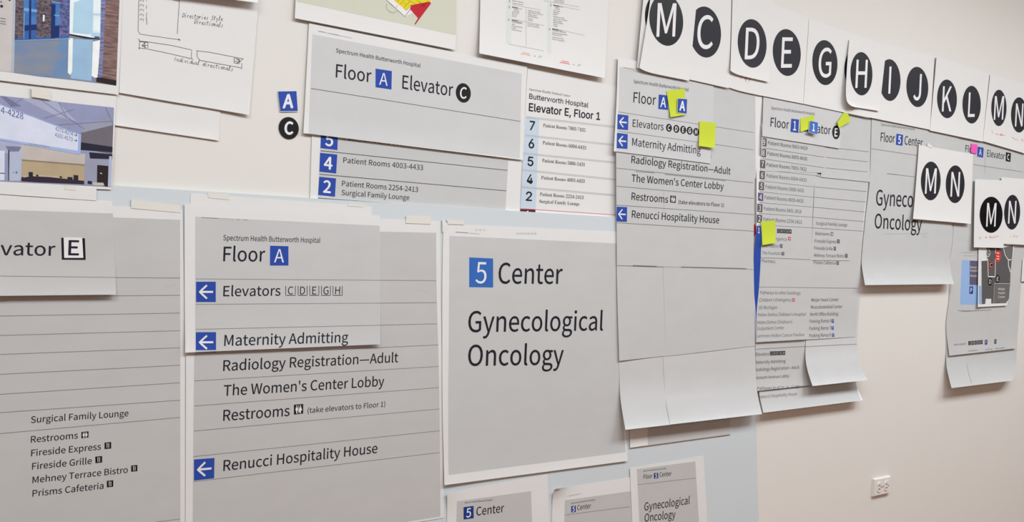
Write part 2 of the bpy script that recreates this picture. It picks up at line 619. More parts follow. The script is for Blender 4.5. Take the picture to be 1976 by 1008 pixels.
class Ink:
    def __init__(self, surf, name, parent, label=None):
        self.s, self.name, self.parent, self.label = surf, name, parent, label
        self.mb = MB()
        self.lay = 0

    def poly(self, pts, m, eps=0.00025, mx=9.0):
        """filled pixel polygon, cut finely enough to follow the sheet"""
        eps += self.lay
        self.lay += 0.000012
        bm = bmesh.new()
        bm.faces.new([bm.verts.new((p[0], p[1], 0)) for p in pts])
        bmesh.ops.triangulate(bm, faces=bm.faces[:])
        for _ in range(6):
            lg = [e for e in bm.edges if e.calc_length() > mx]
            if not lg:
                break
            bmesh.ops.subdivide_edges(bm, edges=lg, cuts=1)
            bmesh.ops.triangulate(bm, faces=bm.faces[:])
        bm.verts.index_update()
        self.mb.add([self.s.hit(at((v.co.x, v.co.y)), eps) for v in bm.verts], [tuple(v.index for v in f.verts) for f in bm.faces], m)
        bm.free()

    def quad(self, q, m, eps=0.00025, n=3):
        eps += self.lay
        self.lay += 0.00001
        n = max(n, int(max(abs(q[2][0] - q[0][0]), abs(q[2][1] - q[0][1])) / 4))
        V = [self.s.hit(at(bil(q, i / n, j / n)), eps) for j in range(n + 1) for i in range(n + 1)]
        Fc = []
        for j in range(n):
            for i in range(n):
                a = j * (n + 1) + i
                Fc.append((a, a + n + 1, a + n + 2, a + 1))
        self.mb.add(V, Fc, m)

    def ellipse(self, c, wh, m, eps=0.00025, cuts=()):
        # a true circle or ellipse in the plane of the wall
        C = at(c)
        rx = (at((c[0] + wh[0] / 2, c[1])).x - at((c[0] - wh[0] / 2, c[1])).x) / 2
        rz = (at((c[0], c[1] - wh[1] / 2)).z - at((c[0], c[1] + wh[1] / 2)).z) / 2
        P = [pix(C + Vector((rx * math.cos(a), 0, rz * math.sin(a)))) for a in [2 * math.pi * i / 48 for i in range(48)]]
        for a, b in cuts:
            P = clip(P, a, b)
        self.poly(P, m, eps, 7.0)

    def line(self, pts, w, m, eps=0.00022, sub=1):
        """pen or ruled line of w pixels (height-wise) through pixel points"""
        eps += self.lay
        self.lay += 0.000003
        pp = []
        for a, b in zip(pts, pts[1:]):
            sub_ = max(sub, int(math.hypot(b[0] - a[0], b[1] - a[1]) / 5) + 1)
            for i in range(sub_):
                t = i / sub_
                pp.append((a[0] + (b[0] - a[0]) * t, a[1] + (b[1] - a[1]) * t))
        pp.append(pts[-1])
        P = [at(p) for p in pp]
        half = (at((pp[0][0], pp[0][1] - w / 2)) - at((pp[0][0], pp[0][1] + w / 2))).length / 2
        V = []
        for i, p in enumerate(P):
            d0 = (P[i] - P[i - 1]) if i > 0 else None
            d1 = (P[i + 1] - P[i]) if i + 1 < len(P) else None
            n = Vector((0, 0, 0))
            for d in (d0, d1):
                if d is not None and d.length > 1e-9:
                    d = d.normalized()
                    n += Vector((-d.z, 0, d.x))
            n = n.normalized() if n.length > 1e-6 else Vector((0, 0, 1))
            V += [self.s.hit(p + n * half, eps), self.s.hit(p - n * half, eps)]
        self.mb.add(V, [(2 * i, 2 * i + 1, 2 * i + 3, 2 * i + 2) for i in range(len(P) - 1)], m)

    def text(self, s, p0, p1, cap, m='ink', font='sans', w=0, sub=None, pre=None, eps=0.0003):
        V, Fc, x0, x1 = outline(s, font)
        a, b = x0, x1
        if pre:
            b_ = outline(s[len(pre):], font)
            a = x1 - (b_[3] - b_[2])
        if sub:
            b_ = outline(sub, font)
            b = b_[3]
        P0, P1 = at(p0), at(p1)
        up = at((p0[0], p0[1] - cap)).z - P0.z
        U = (P1 - P0) / (b - a)
        if cap > 9:
            V, Fc, _a, _b = refined(s, font, max(0.2, 7.0 / cap))
        for k, (ox, oy) in enumerate([(0, 0)] + ([(w, 0), (-w, 0), (0, w), (0, -w)] if w else [])):
            self.mb.add([self.s.hit(P0 + U * (x - a + ox) + Vector((0, 0, up * (y + oy))), eps + k * 0.00001) for x, y in V], Fc, m)

    def glyph(self, ch, q, h, m, w=0, wid=1.0, cuts=()):
        """a character centred in a pixel quad; h = cap height over quad height"""
        hp = (q[3][1] - q[0][1]) * h
        V, Fc, x0, x1 = refined(ch, 'sans', 6.0 / hp) if hp > 14 else outline(ch)
        C = at(bil(q, 0.5, 0.5))
        up = (at(bil(q, 0.5, 0)).z - at(bil(q, 0.5, 1)).z) * h
        R_ = at(bil(q, 1, .5)) - at(bil(q, 0, .5))
        U = R_.normalized() * up * wid
        for k, (ox, oy) in enumerate([(0, 0)] + ([(w, 0), (-w, 0), (0, w), (0, -w)] if w else [])):
            self.mb.add([self.s.hit(C + U * (x - (x0 + x1) / 2 + ox) + Vector((0, 0, up * (y - 0.5 + oy))), 0.00036 + k * 0.00001) for x, y in V], Fc, m)

    def done(self):
        o = self.mb.build(self.name, self.parent)
        if o and self.label:
            o['label'] = self.label
        return o


# pixel readers for the enlarged crops the layout was measured in
RG = {1: (0, 0), 2: (494, 0), 3: (988, 0), 4: (1482, 0), 5: (0, 252), 6: (494, 252), 7: (988, 252), 8: (1482, 252), 9: (0, 504), 10: (494, 504),
      11: (988, 504), 12: (1482, 504), 13: (0, 756), 14: (494, 756), 15: (988, 756), 16: (1482, 756)}
CR = {k: (*v, 4.0) for k, v in RG.items()}
CR.update(lobby=(0, 0, 2.652), dirA=(1450, 180, 3.358), dirB=(1440, 420, 3.877), dirC=(1440, 540, 3.6), gyn=(1650, 220, 4.2), mn=(1740, 260, 3.877), map=(1840, 470, 7.199),
          leg=(1800, 440, 2.966), big=(340, 370, 3.054), low=(340, 640, 2.739), cen=(830, 410, 3.2525), ten=(830, 680, 3.0725), lst=(960, 0, 6.718), lng=(1180, 100, 2.88), kl=(1760, 80, 4.583))


def K(r, *c):
    ox, oy, s = CR[r]
    return [(ox + c[i] / s, oy + c[i + 1] / s) for i in range(0, len(c), 2)]


def KT(T, r, s, x0, y0, x1, y1, cap, *a, **k):
    sc = CR[r][2]
    p, q = K(r, x0, y0, x1, y1)
    return T.text(s, *p, *q, cap / sc, *a, **k)


def plain(name, label, cat, L, R, z, m='paper', group=None, nx=8, ny=10):
    mb, _ = sheet_mesh(L, R, z, nx, ny, m)
    o = mb.build(name)
    set_props(o, label, cat, group)
    return o


# ------------------------------------------------------------------ the room
X0, X1, YF = -3.6, 8.6, -5.6


def slab(name, lo, hi, m):
    b = MB()
    b.box(lo, hi, m)
    o = b.build(name)
    set_props(o, kind='structure')
    return o


slab('wall_back', (X0, 0, 0), (X1, 0.12, CEIL), 'wall_paint')
slab('wall_left', (X0 - 0.12, YF, 0), (X0, 0.12, CEIL), 'room_paint')
slab('wall_right', (X1, YF, 0), (X1 + 0.12, 0.12, CEIL), 'room_paint')
slab('wall_front', (X0 - 0.12, YF - 0.12, 0), (X1 + 0.12, YF, CEIL), 'room_paint')
slab('floor', (X0 - 0.12, YF - 0.12, -0.1), (X1 + 0.12, 0.12, 0), 'carpet')
slab('ceiling', (X0 - 0.12, YF - 0.12, CEIL), (X1 + 0.12, 0.12, CEIL + 0.1), 'ceiling_paint')
slab('baseboard_back', (X0, -0.012, 0), (X1, 0, 0.1), 'ceiling_paint')

for i, (lx, ly) in enumerate(LAMPS):
    r = bpy.data.objects.new('ceiling_light', None)
    COL.objects.link(r)
    r.location = (lx, ly, CEIL - 0.05)
    set_props(r, 'recessed fluorescent ceiling light panel, out of frame above the wall', 'ceiling light', 'fluorescent panels in the ceiling')
    b = MB()
    for lo, hi in (((-.62, -.32, 0), (.62, -.3, .05)), ((-.62, .3, 0), (.62, .32, .05)), ((-.62, -.3, 0), (-.6, .3, .05)), ((.6, -.3, 0), (.62, .3, .05))):
        b.box([lo[k] + r.location[k] for k in range(3)], [hi[k] + r.location[k] for k in range(3)], 'frame_metal')
    b.build('frame', r)
    b = MB()
    b.box([lx - .6, ly - .3, CEIL - .03], [lx + .6, ly + .3, CEIL - .02], 'lamp_diffuser')
    b.build('diffuser', r)
    ld = bpy.data.lights.new('lamp', 'AREA')
    ld.shape = 'RECTANGLE'
    ld.size, ld.size_y = 1.18, 0.58
    ld.energy = LAMP_W
    ld.color = (0.88, 0.95, 1.0)
    lo = bpy.data.objects.new('lamp', ld)
    COL.objects.link(lo)
    lo.parent = r
    lo.location = (0, 0, -0.002)

# ------------------------------------------------------------------ pale blue backing board
BT, BB = 0.0062, 0.0022
Z_BOARD = at((1463, 1075)).z
Z_SIGN = at((300, 1090)).z
Z_PRINT = at((950, 1120)).z
bd = [(-60, 341), (1450, 436), foot(1465.5, Z_BOARD), foot(-60, Z_BOARD)]
q = [at(p, BT) for p in bd]
qb = [Vector((v.x, -BB, v.z)) for v in q]
mb = MB()
mb.add(q, [(0, 3, 2, 1)], 'board')
mb.add(qb, [(0, 1, 2, 3)], 'board')
mb.add(q + qb, [(0, 1, 5, 4), (1, 2, 6, 5), (2, 3, 7, 6), (3, 0, 4, 7)], 'board_edge')
bo = mb.build('backing_board')
set_props(bo, 'large pale blue foam board mounted on the wall behind the lower signs', 'board')

# ================================================================== upper left: photo prints and sketches
# single-stroke handwriting: letter -> polylines in a box one x-height tall
HW = {
    'a': [[(.8, .8), (.4, 1), (.05, .5), (.3, 0), (.7, .4), (.8, .9), (.8, .2), (1, 0)]], 'c': [[(.7, .85), (.35, 1), (.05, .5), (.3, 0), (.8, .1)]],
    'd': [[(.7, .8), (.3, .95), (.05, .4), (.3, 0), (.7, .5), (.85, 1.9), (.75, .3), (1, 0)]], 'e': [[(.1, .45), (.6, .6), (.55, .95), (.2, .9), (.05, .4), (.35, 0), (.9, .15)]],
    'i': [[(.2, 1), (.2, .15), (.5, 0)], [(.3, 1.5), (.45, 1.7)]], 'l': [[(.2, 0), (.5, 1.9), (.3, 1.8), (.25, .2), (.6, 0)]], 'n': [[(.05, 1), (.1, 0), (.2, .7), (.5, 1), (.65, .2), (.9, 0)]],
    'o': [[(.5, 1), (.1, .7), (.1, .2), (.5, 0), (.8, .4), (.6, .95), (1, .8)]], 'r': [[(.05, 1), (.15, 0), (.2, .6), (.6, 1)]], 's': [[(.6, .9), (.2, .85), (.5, .4), (.3, 0), (0, .1)]],
    't': [[(.3, 1.6), (.25, .2), (.6, 0)], [(0, 1.1), (.7, 1.15)]], 'u': [[(.05, 1), (.1, .1), (.5, .2), (.65, 1), (.65, .1), (.9, 0)]], 'v': [[(.05, 1), (.35, 0), (.7, 1)]],
    'y': [[(.05, 1), (.3, .2), (.7, 1), (.3, -.8)]], 'D': [[(.1, 0), (.15, 1.7), (.8, 1.5), (.9, .7), (.1, 0)]], 'S': [[(.9, 1.5), (.3, 1.6), (.2, 1), (.8, .6), (.5, 0), (0, .1)]],
    'I': [[(.2, 0), (.4, 1.7)]], 'M': [[(0, 0), (.2, 1.6), (.5, .6), (.9, 1.6), (1, 0)]], ' ': []}


def hand(k, s, p0, p1, xh, w, m):
    adv = (p1[0] - p0[0]) / len(s), (p1[1] - p0[1]) / len(s)
    for i, c in enumerate(s):
        for pl in HW.get(c, []):
            k.line([(p0[0] + adv[0] * (i + x * 0.98) + y * xh * .22, p0[1] + adv[1] * (i + x) - y * xh) for x, y in pl], w, m)


random.seed(11)
# print of an elevator lobby
T = Thing('photo_print', 'colour photo print of a stone-walled elevator lobby with a shiny floor, top left', 'photo print', (80, 150), 'photo prints on the wall')
T.sheet([(-60, -60), (-60, 148)], [(238, -60), (229, 183)], zspec(4.2, 6.0, wob=.1))
k = T.ink('printed_picture')
P = lambda m, *c: k.poly(K(1, *c), 'ph_' + m)
P('floor_g', -160, -200, 930, -200, 896, 660, -160, 528)
P('strip', -160, -200, 112, -200, 105, 560, -160, 528)
P('strip_edge', 104, -200, 124, -200, 108, 560, 84, 557)
P('brick', 124, -200, 545, -200, 535, 292, 460, 296, 112, 312)
P('floor_m', 113, 312, 535, 292, 770, 300, 765, 640, 300, 590, 107, 562)
P('brick_blue', 462, -200, 545, -200, 535, 292, 458, 296)
P('floor_b', 440, 470, 526, 430, 520, 600, 400, 585)
P('floor_b', 460, 300, 535, 296, 526, 420, 440, 400)
P('floor_l', 556, 300, 716, 310, 706, 625, 545, 605)
P('kick', 116, 300, 185, 296, 185, 314, 116, 320)
P('kick', 280, 292, 392, 290, 392, 304, 280, 308)
P('kick', 455, 284, 536, 280, 536, 292, 455, 298)
P('steel', 182, -200, 288, -200, 280, 300, 180, 306)
P('steel_light', 184, 60, 286, 74, 285, 96, 184, 84)
P('steel_dark', 182, 196, 284, 188, 282, 236, 180, 250)
P('kick', 182, 240, 282, 232, 280, 300, 180, 304)
P('steel_dark', 226, -200, 244, -200, 238, 302, 222, 303)
P('steel_light', 182, 100, 190, 100, 186, 300, 180, 300)
P('steel_light', 398, 8, 462, 20, 460, 30, 398, 18)
P('steel', 398, 16, 462, 28, 455, 292, 392, 296)
P('steel_dark', 396, 30, 428, 34, 422, 294, 392, 296)
P('steel_dark', 396, 200, 458, 196, 455, 290, 392, 294)
P('steel_light', 418, 112, 460, 118, 460, 128, 418, 122)
P('glass', 330, 114, 344, 116, 342, 166, 330, 164)
P('glass', 542, -200, 784, -200, 772, 300, 535, 268)
P('door', 570, 20, 722, -40, 712, 250, 690, 268, 560, 252)
P('pane', 716, 108, 780, 114, 776, 256, 712, 252)
P('door', 712, 104, 782, 108, 781, 116, 712, 112)
P('glass', 722, 122, 776, 126, 773, 246, 718, 242)
P('kick', 782, -200, 812, -200, 800, 300, 772, 300)
P('door', 700, 252, 772, 258, 770, 290, 700, 280)
P('navy', 535, 262, 700, 290, 770, 296, 770, 304, 660, 298, 535, 270)
P('navy', 728, 282, 768, 285, 768, 294, 728, 291)
P('glare', 528, 292, 562, 296, 556, 555, 540, 580, 522, 560)
P('glare', 716, 322, 772, 310, 765, 440, 752, 600, 726, 600, 706, 585)
P('stone', 784, -200, 928, -200, 896, 658, 745, 628, 764, 500, 772, 300)
P('stone_blue', 784, -200, 822, -200, 802, 300, 786, 634, 745, 628, 764, 500, 772, 300)
P('dark', 744, 600, 780, 598, 898, 622, 896, 660, 742, 632)
P('steel_light', 112, 312, 540, 296, 540, 304, 112, 320)
P('black_n', 2, 38, 22, 40, 22, 58, 2, 56)
P('black_n', 4, 10, 12, 10, 12, 20, 4, 20)
P('black_n', 66, -2, 84, -2, 80, 6, 68, 6)
for y in (138, 160, 178):
    P('grout', 0, y, 44, y + 8, 44, y + 11, 0, y + 3)
k.done()

# print of a reception desk with a hanging sign
T = Thing('photo_print', 'colour photo print of a reception desk under a hanging room-number sign', 'photo print', (100, 355), 'photo prints on the wall')
T.sheet([(-60, 120), (-60, 356)], [(226, 165), (214.8, 366)], zspec(2.4, 8.4, wob=.1))
k = T.ink('printed_picture')
P = lambda m, *c: k.poly(K('lobby', *c), 'ph_' + m)
P('lilac', -60, 484, 583, 551, 568, 958, -60, 926)
P('lilac_l', 100, 500, 290, 518, 390, 620, 300, 600)
P('lilac_d', 0, 492, 30, 495, 110, 545, 60, 548)
for a in ((120, 502, 50, 548), (210, 512, 430, 660), (300, 522, 340, 600), (230, 605, 380, 560), (300, 640, 580, 620), (540, 550, 580, 640)):
    k.line(K('lobby', *a), 0.9, 'ph_grout', eps=.0004)
P('brown_g', 415, 672, 580, 612, 574, 790, 412, 760)
P('column2', 420, 640, 581, 600, 580, 640, 416, 680)
P('black_n', 410, 728, 576, 752, 575, 780, 410, 768)
P('lilac_l', -60, 712, 120, 735, 120, 790, -60, 780)
P('band', 108, 740, 440, 790, 438, 860, 112, 850)
P('beige', 112, 822, 438, 848, 434, 930, 108, 915)
P('beige_d', 112, 816, 438, 842, 438, 850, 112, 824)
P('column', 45, 764, 112, 764, 108, 926, 45, 926)
P('sign', -60, 770, 24, 772, 22, 924, -60, 920)
P('lilac_d', 28, 748, 108, 752, 96, 776, 44, 776)
P('dark', 42, 770, 48, 770, 46, 926, 42, 926)
P('dark', -60, 882, 24, 886, 24, 890, -60, 886)
P('column2', 435, 790, 572, 800, 568, 956, 430, 944)
P('black_n', 456, 780, 575, 790, 574, 816, 460, 812)
P('dark', 497, 845, 554, 850, 551, 956, 495, 946)
P('column', 512, 884, 522, 886, 521, 892, 512, 890)
P('column', 558, 800, 572, 800, 568, 956, 553, 955)
P('wine', 108, 908, 160, 900, 260, 908, 430, 926, 430, 944, 200, 934, 108, 928)
P('desk_l', 120, 902, 180, 896, 300, 904, 300, 909, 160, 902, 120, 909)
for x, y, w, h in ((146, 880, 22, 26), (184, 894, 12, 10), (376, 896, 24, 28), (345, 906, 26, 16), (305, 902, 12, 10), (448, 926, 22, 18)):
    P('black_n', x, y, x + w, y + 2, x + w, y + h, x, y + h - 2)
P('desk_l', 470, 934, 528, 936, 534, 950, 480, 950)
P('sign_edge', -60, 500, 0, 532, 415, 690, 411, 793, -60, 706)
P('sign', -60, 508, 0, 538, 400, 690, 397, 772, -60, 698)
P('grout', 66, 880, 70, 880, 70, 886, 66, 886)
P('grout', 80, 878, 88, 878, 88, 888, 80, 888)
k.done()
k = T.ink('sign_lettering', label='dark blue room numbers on the pictured sign')
L_ = lambda s, a, cap: k.text(s, *[K('lobby', *a)[i] for i in (0, 1)], cap / 2.652, 'blue_deep', eps=.0007)
L_('4-4228', (3, 578, 118, 612), 32)
k.done()
k = T.ink('sign_lettering', label='dark blue room numbers and arrows on the pictured sign')
L_('4272-4274', (282, 668, 372, 697), 20)
L_('4101-4173', (280, 699, 370, 725), 20)
for x, y in ((378, 692), (378, 719)):
    k.line(K('lobby', x, y - 1, x + 15, y + 2), 1, 'ink', eps=.0007)
    k.line(K('lobby', x + 9, y - 6, x + 15, y + 2, x + 8, y + 7), 1, 'ink', eps=.0007)
k.done()
k = T.ink('sign_lettering', label='small grey line on the pictured sign')
k.text('You are on Floor 4', *K('lobby', 148, 741, 252, 757), 3.2, 'ink_grey', eps=.0007)
k.done()

plain('paper_strip', 'blank white paper strip taped below the reception desk photo print', 'paper', [(-40, 350), (-40, 372)], [(186.5, 362.5), (186, 387.5)], zspec(9.2, wob=.1))
plain('paper_sheet', 'shaded paper edge hanging into the top of the frame above the pen sketch', 'paper', [(330, -70), (330, -16)], [(504, -70), (497.5, 5.5)], zspec(5, 9, 9, .5), 'paper_shaded')  # shade of the overhang is put into a darker paper tone
plain('paper_sheet', 'blank white sheet peeking out below the pen sketch', 'paper', [(222, 172), (220, 241.5)], [(427, 190), (422, 271.5)], zspec(1.2, 1.6, 1.5, .7, wob=.15))

T = Thing('sketch_sheet', 'white sheet with pen sketches of two directional sign shapes and handwriting', 'sketch', (360, 200))
T.sheet([(237, -60), (229.8, 179)], [(500, -50), (496, 40), (481, 222)], zspec(3.2, 3.2, 1.5, .75, right=2, wob=.4))
k = T.ink('pen_sketch')
pl = lambda w, *c: k.line(K(1, *c), w, 'ink_soft')
pl(.8, 1073, -60, 1068, 120, 1066, 240, 1082, 264, 1390, 308)
pl(.8, 1385, 0, 1376, 130, 1368, 262)
pl(.8, 1330, -2, 1388, 8)
pl(.7, 1372, 298, 1392, 308, 1380, 316)
for y in (0, 36, 72, 110, 146):
    pl(.8, 1078, y + 10, 1092, y - 6, 1096, y + 8, 1108, y - 2, 1106, y + 16)
for y in (-20, 40, 96, 130):
    pl(.8, 1132, y, 1130, y + 28)
pl(.8, 1130, 130, 1134, 190)
pl(.7, 1062, 302, 1078, 306, 1072, 318)
pl(.8, 1072, 316, 1160, 326, 1330, 352, 1480, 386, 1476, 455)
pl(.8, 1145, 380, 1300, 412, 1490, 456)
pl(.8, 1078, 322, 1142, 328, 1140, 378, 1074, 370, 1078, 322)
pl(.8, 1136, 350, 1094, 352)
pl(1.1, 1122, 330, 1094, 352, 1126, 368)
pl(.7, 1118, 330, 1118, 370)
pl(.8, 1068, 368, 1080, 380)
pl(.8, 1518, 392, 1620, 404, 1880, 455)
pl(.8, 1520, 388, 1522, 440, 1544, 466, 1860, 524)
pl(.8, 1806, 450, 1852, 460, 1850, 492, 1806, 486, 1806, 450)
pl(1.1, 1826, 452, 1856, 474, 1824, 490)
pl(.8, 1806, 472, 1852, 476)
pl(.8, 1872, 452, 1862, 470)
pl(.8, 1868, 488, 1864, 536)
k.done()
k = T.ink('handwriting')
hand(k, 'Directories Style', *K(1, 1405, 134, 1722, 162), 5.0, .8, 'ink_soft')
k.done()
k = T.ink('handwriting')
hand(k, 'Directionals', *K(1, 1498, 182, 1724, 212), 5.0, .8, 'ink_soft')
k.done()
k = T.ink('handwriting')
hand(k, 'Individual directionals', *K(1, 1342, 470, 1802, 550), 4.6, .8, 'ink_soft')
k.done()

# floor plan print
T = Thing('floor_plan_print', 'printed floor plan with a yellow and red building on a beige ground', 'floor plan', (720, 60))
T.sheet([(573, -60), (569, 35)], [(883, -50), (879, 96.5)], zspec(5.0, 5.2, 1.5, .6, wob=.2))
T.panel([(575, -60), (881.6, -50), (879.3, 68), (573, 3)], 'plan_ground', nx=8, ny=6)
k = T.ink('plan_drawing', label='yellow and red building outline')
k.poly(K(2, 1000, -60, 1420, -60, 1345, 14, 1270, 78, 1196, 42, 1148, 128, 1005, 4), 'print_white')
k.poly(K(2, 1066, -60, 1400, -60, 1342, 14, 1274, 76, 1196, 38, 1160, 82, 1066, 4), 'plan_yellow')
k.poly(K(2, 1196, 40, 1276, 78, 1342, 12, 1350, 28, 1266, 140, 1230, 190, 1222, 188, 1250, 140, 1188, 72), 'red')
for w, c in ((.9, (1004, -2, 1148, 128, 1196, 66)), (.9, (1066, -2, 1160, 82, 1196, 40, 1272, 76, 1340, 10)), (.6, (1112, -8, 1172, 48)), (.6, (1140, 60, 1188, 10, 1230, 30)),
             (.6, (1230, -8, 1270, 24, 1240, 50)), (.6, (1290, 40, 1260, 10)), (.6, (1188, 10, 1160, -10)), (.5, (1088, 14, 1120, -16)), (.5, (1110, 34, 1150, -6)), (.5, (1260, 62, 1300, 26)), (.5, (1300, 40, 1278, 22)),
             (.5, (1010, 28, 1003, 60, 1030, 92, 1060, 100, 1092, 84)), (.5, (1078, 60, 1094, 38)), (.6, (1226, 190, 1252, 140)), (.5, (1010, 4, 1052, 44)), (.5, (1330, 0, 1288, 44))):
    k.line(K(2, *c), w, 'ink')
k.done()

# listing sheet with tiny columns
T = Thing('listing_sheet', 'white sheet of tiny two-column floor listings with red notes along its foot', 'listing', (1040, 120))
T.sheet([(928, -60), (925, 103)], [(1176, -50), (1174, 0), (1167.5, 151)], zspec(4, 6.5, 6, .5, wob=.4))
T.panel(K('lst', 118, -200, 176, -190, 178, 570, 118, 560), 'pale_mint', nx=3, ny=6, name='column_strip')
T.panel(K('lst', 648, -200, 704, -190, 698, 700, 644, 690), 'pale_mint', nx=3, ny=6, name='column_strip')
k = T.ink('lettering')
k2 = T.ink('lettering')


def tiny(s, x, y, wd, m='ink_grey', cap=16, sl=.17):
    (k if x < 640 else k2).text(s, *K('lst', x, y, x + wd, y + wd * sl), cap / 6.718, m)


for x, y in ((188, 92), (722, 68)):
    for dx in range(5):
        (k if x < 640 else k2).quad(K('lst', x + dx * 16, y - 8 + dx * 3, x + dx * 16 + 12, y - 6 + dx * 3, x + dx * 16 + 12, y + 8 + dx * 3, x + dx * 16, y + 6 + dx * 3), 'ink_soft', n=1)
for x, y in ((184, 262), (712, 378)):
    for dx in range(5):
        (k if x < 640 else k2).quad(K('lst', x + dx * 16, y - 8 + dx * 3, x + dx * 16 + 12, y - 6 + dx * 3, x + dx * 16 + 12, y + 8 + dx * 3, x + dx * 16, y + 6 + dx * 3), 'ink_soft', n=1)
for s, x, y, wd in (('Patient Rooms', 190, 16, 150), ('Surgical Family', 190, 46, 140), ('Elevators', 272, 120, 46), ('Emergency', 206, 122, 66), ('Information', 206, 145, 76), ('The Fountain', 186, 164, 92),
                    ('Pharmacy', 186, 190, 74), ('Restrooms', 186, 214, 60), ('Elevators', 264, 290, 56), ('Radiology Registration', 184, 290, 138), ('Adult', 190, 320, 34), ('Maternity Admitting', 184, 342, 136),
                    ('Lobby', 186, 366, 58), ('Renucci House', 184, 390, 126), ('Pathways to other', 394, 142, 160), ('Helen DeVos Children', 394, 166, 194), ('Meijer Heart', 394, 192, 116), ('North Office Building', 394, 216, 130),
                    ('Parking 6', 394, 244, 66), ('Parking 7', 394, 268, 66), ('Pathways to other', 388, 314, 150), ('Renucci Hospitality', 388, 338, 154), ('Patient Rooms', 728, 0, 140), ('Surgical Lounge', 728, 22, 130),
                    ('Elevators', 806, 92, 42), ('Emergency', 742, 96, 56), ('Information', 742, 118, 66), ('The Fountain', 722, 142, 92), ('Pharmacy', 722, 166, 74), ('Restrooms', 718, 188, 60), ('Pathways to other', 722, 220, 146),
                    ('Helen DeVos Children', 722, 246, 184), ('Meijer Heart', 722, 270, 112), ('North Office Building', 722, 294, 126), ('Parking 6', 722, 318, 60), ('Parking 7', 722, 342, 60), ('Elevators', 796, 402, 42), ('Maternity Admitting', 712, 402, 174),
                    ('Radiology Registration', 712, 430, 190), ('Renucci House', 712, 454, 118), ('Pathways to other', 712, 488, 150), ('Renucci Hospitality', 712, 514, 156)):
    tiny(s, x, y, wd)
for s, x, y in (('2', 142, 28), ('1', 142, 104), ('A', 134, 270), ('1', 680, 76), ('A', 664, 390)):
    (k if x < 640 else k2).text(s, *K('lst', x, y, x + 20, y + 3), 4.4, 'ink_soft')
k.done()
k2.done()
k = T.ink('ruled_lines')
for c in ((190, 60, 560, 130), (600, 10, 1060, 90), (370, 110, 372, 600), (730, 64, 1070, 130), (710, 366, 1130, 460), (180, 244, 600, 330), (150, 572, 600, 660)):
    k.line(K('lst', *c), .7, 'rule_faint', sub=6)
k.done()
for x, y, m in ((300, 680, 'orange_pen'), (806, 790, 'red_pen')):
    k = T.ink('red_notes', label='small orange notes' if x < 640 else 'small red notes')
    k.line(K('lst', x + 20, y, x + 60, y + 6, x + 116, y + 16), 1.1, m)
    k.line(K('lst', x, y + 20, x + 60, y + 26, x + 130, y + 42), 1.2, m)
    k.line(K('lst', x + 170, y + 44, x + 186, y + 52, x + 196, y + 44), .8, 'ink_grey')
    k.line(K('lst', x + 228, y + 60, x + 240, y + 70, x + 250, y + 36, x + 262, y + 66, x + 274, y + 46), .8, 'ink_grey')
    k.done()

# ================================================================== Floor A / Elevator C sign and the pieces around it
T = Thing('paper_sign', 'grey directional sign reading Floor A Elevator C with a circled C', 'paper sign', (800, 270))
T.sheet([(596.5, 45), (585.5, 257)], [(1017.5, 128.5), (1009, 309)], zspec(3, 3.6, 2.5, .8, wob=.4), 14, 14)
T.area(T.sheets[0], (.018, .024), (.976, .985), (.093, .088), (1, .985), 'grey_light')
T.rules([(600, 170.8, 1004.5, 234.5)], 1.1, 'rule_dark')
KT(T, 2, 'Spectrum Health Butterworth Hospital', 617, 404, 1268, 521, 31, 'ink_soft')
KT(T, 2, 'Floor', 615, 597, 888, 637, 102)
T.badge(K(2, 922, 530, 1048, 549, 1045, 692, 922, 674), 'A', .66)
KT(T, 2, 'Elevator', 1128, 683, 1518, 744, 103)
T.disc(K(2, 1600, 718)[0], (29.2, 37.6), 'C', .56, w=.02)
k = T.ink('print_header')
k.line(K(2, 480, 240, 740, 295), .9, 'ink_faint', sub=4)
k.line(K(2, 480, 240, 530, 250), 1.0, 'ink_grey')
k.line(K(2, 560, 257, 640, 273), 1.0, 'ink_grey')
k.done()

T = Thing('paper_cutout', 'small square blue cut-out letter A stuck on the bare wall', 'cut-out', (556, 216), 'cut-outs stuck on the bare wall')
T.sheet([(535.6, 176), (540.6, 216.2)], [(572.4, 175.4), (575.2, 215.6)], zspec(1.2, 2, wob=.1), 4, 4)
T.badge([(536.3, 176.6), (571.9, 176), (574.4, 214.2), (541, 214.8)], 'A', .68, w=.05)
T = Thing('paper_cutout', 'small round black cut-out letter C stuck on the bare wall', 'cut-out', (557, 268), 'cut-outs stuck on the bare wall')
k = T.ink('disc_paper', on=None)
Z_ = 0.0014
C_ = at((557.5, 247.3), Z_)
n = 48
rx, rz = (at((576.8, 247), Z_).x - at((538.3, 247), Z_).x) / 2, (at((557, 226), Z_).z - at((557, 268.6), Z_).z) / 2
ring = [C_ + Vector((rx * math.cos(2 * math.pi * i / n), 0, rz * math.sin(2 * math.pi * i / n))) for i in range(n)]
T.all.add(ring + [C_], [[i, (i + 1) % n, n] for i in range(n)])
back = [v + Vector((0, .0004, 0)) for v in ring]
k.mb.add(ring + back, [tuple(range(n)), tuple(range(2 * n - 1, n - 1, -1))] + [(i, i + n, (i + 1) % n + n, (i + 1) % n) for i in range(n)], 'black')
k.done()
T.disc((557.5, 247.3), (38.2, 42.2), 'C', .55, w=.05)

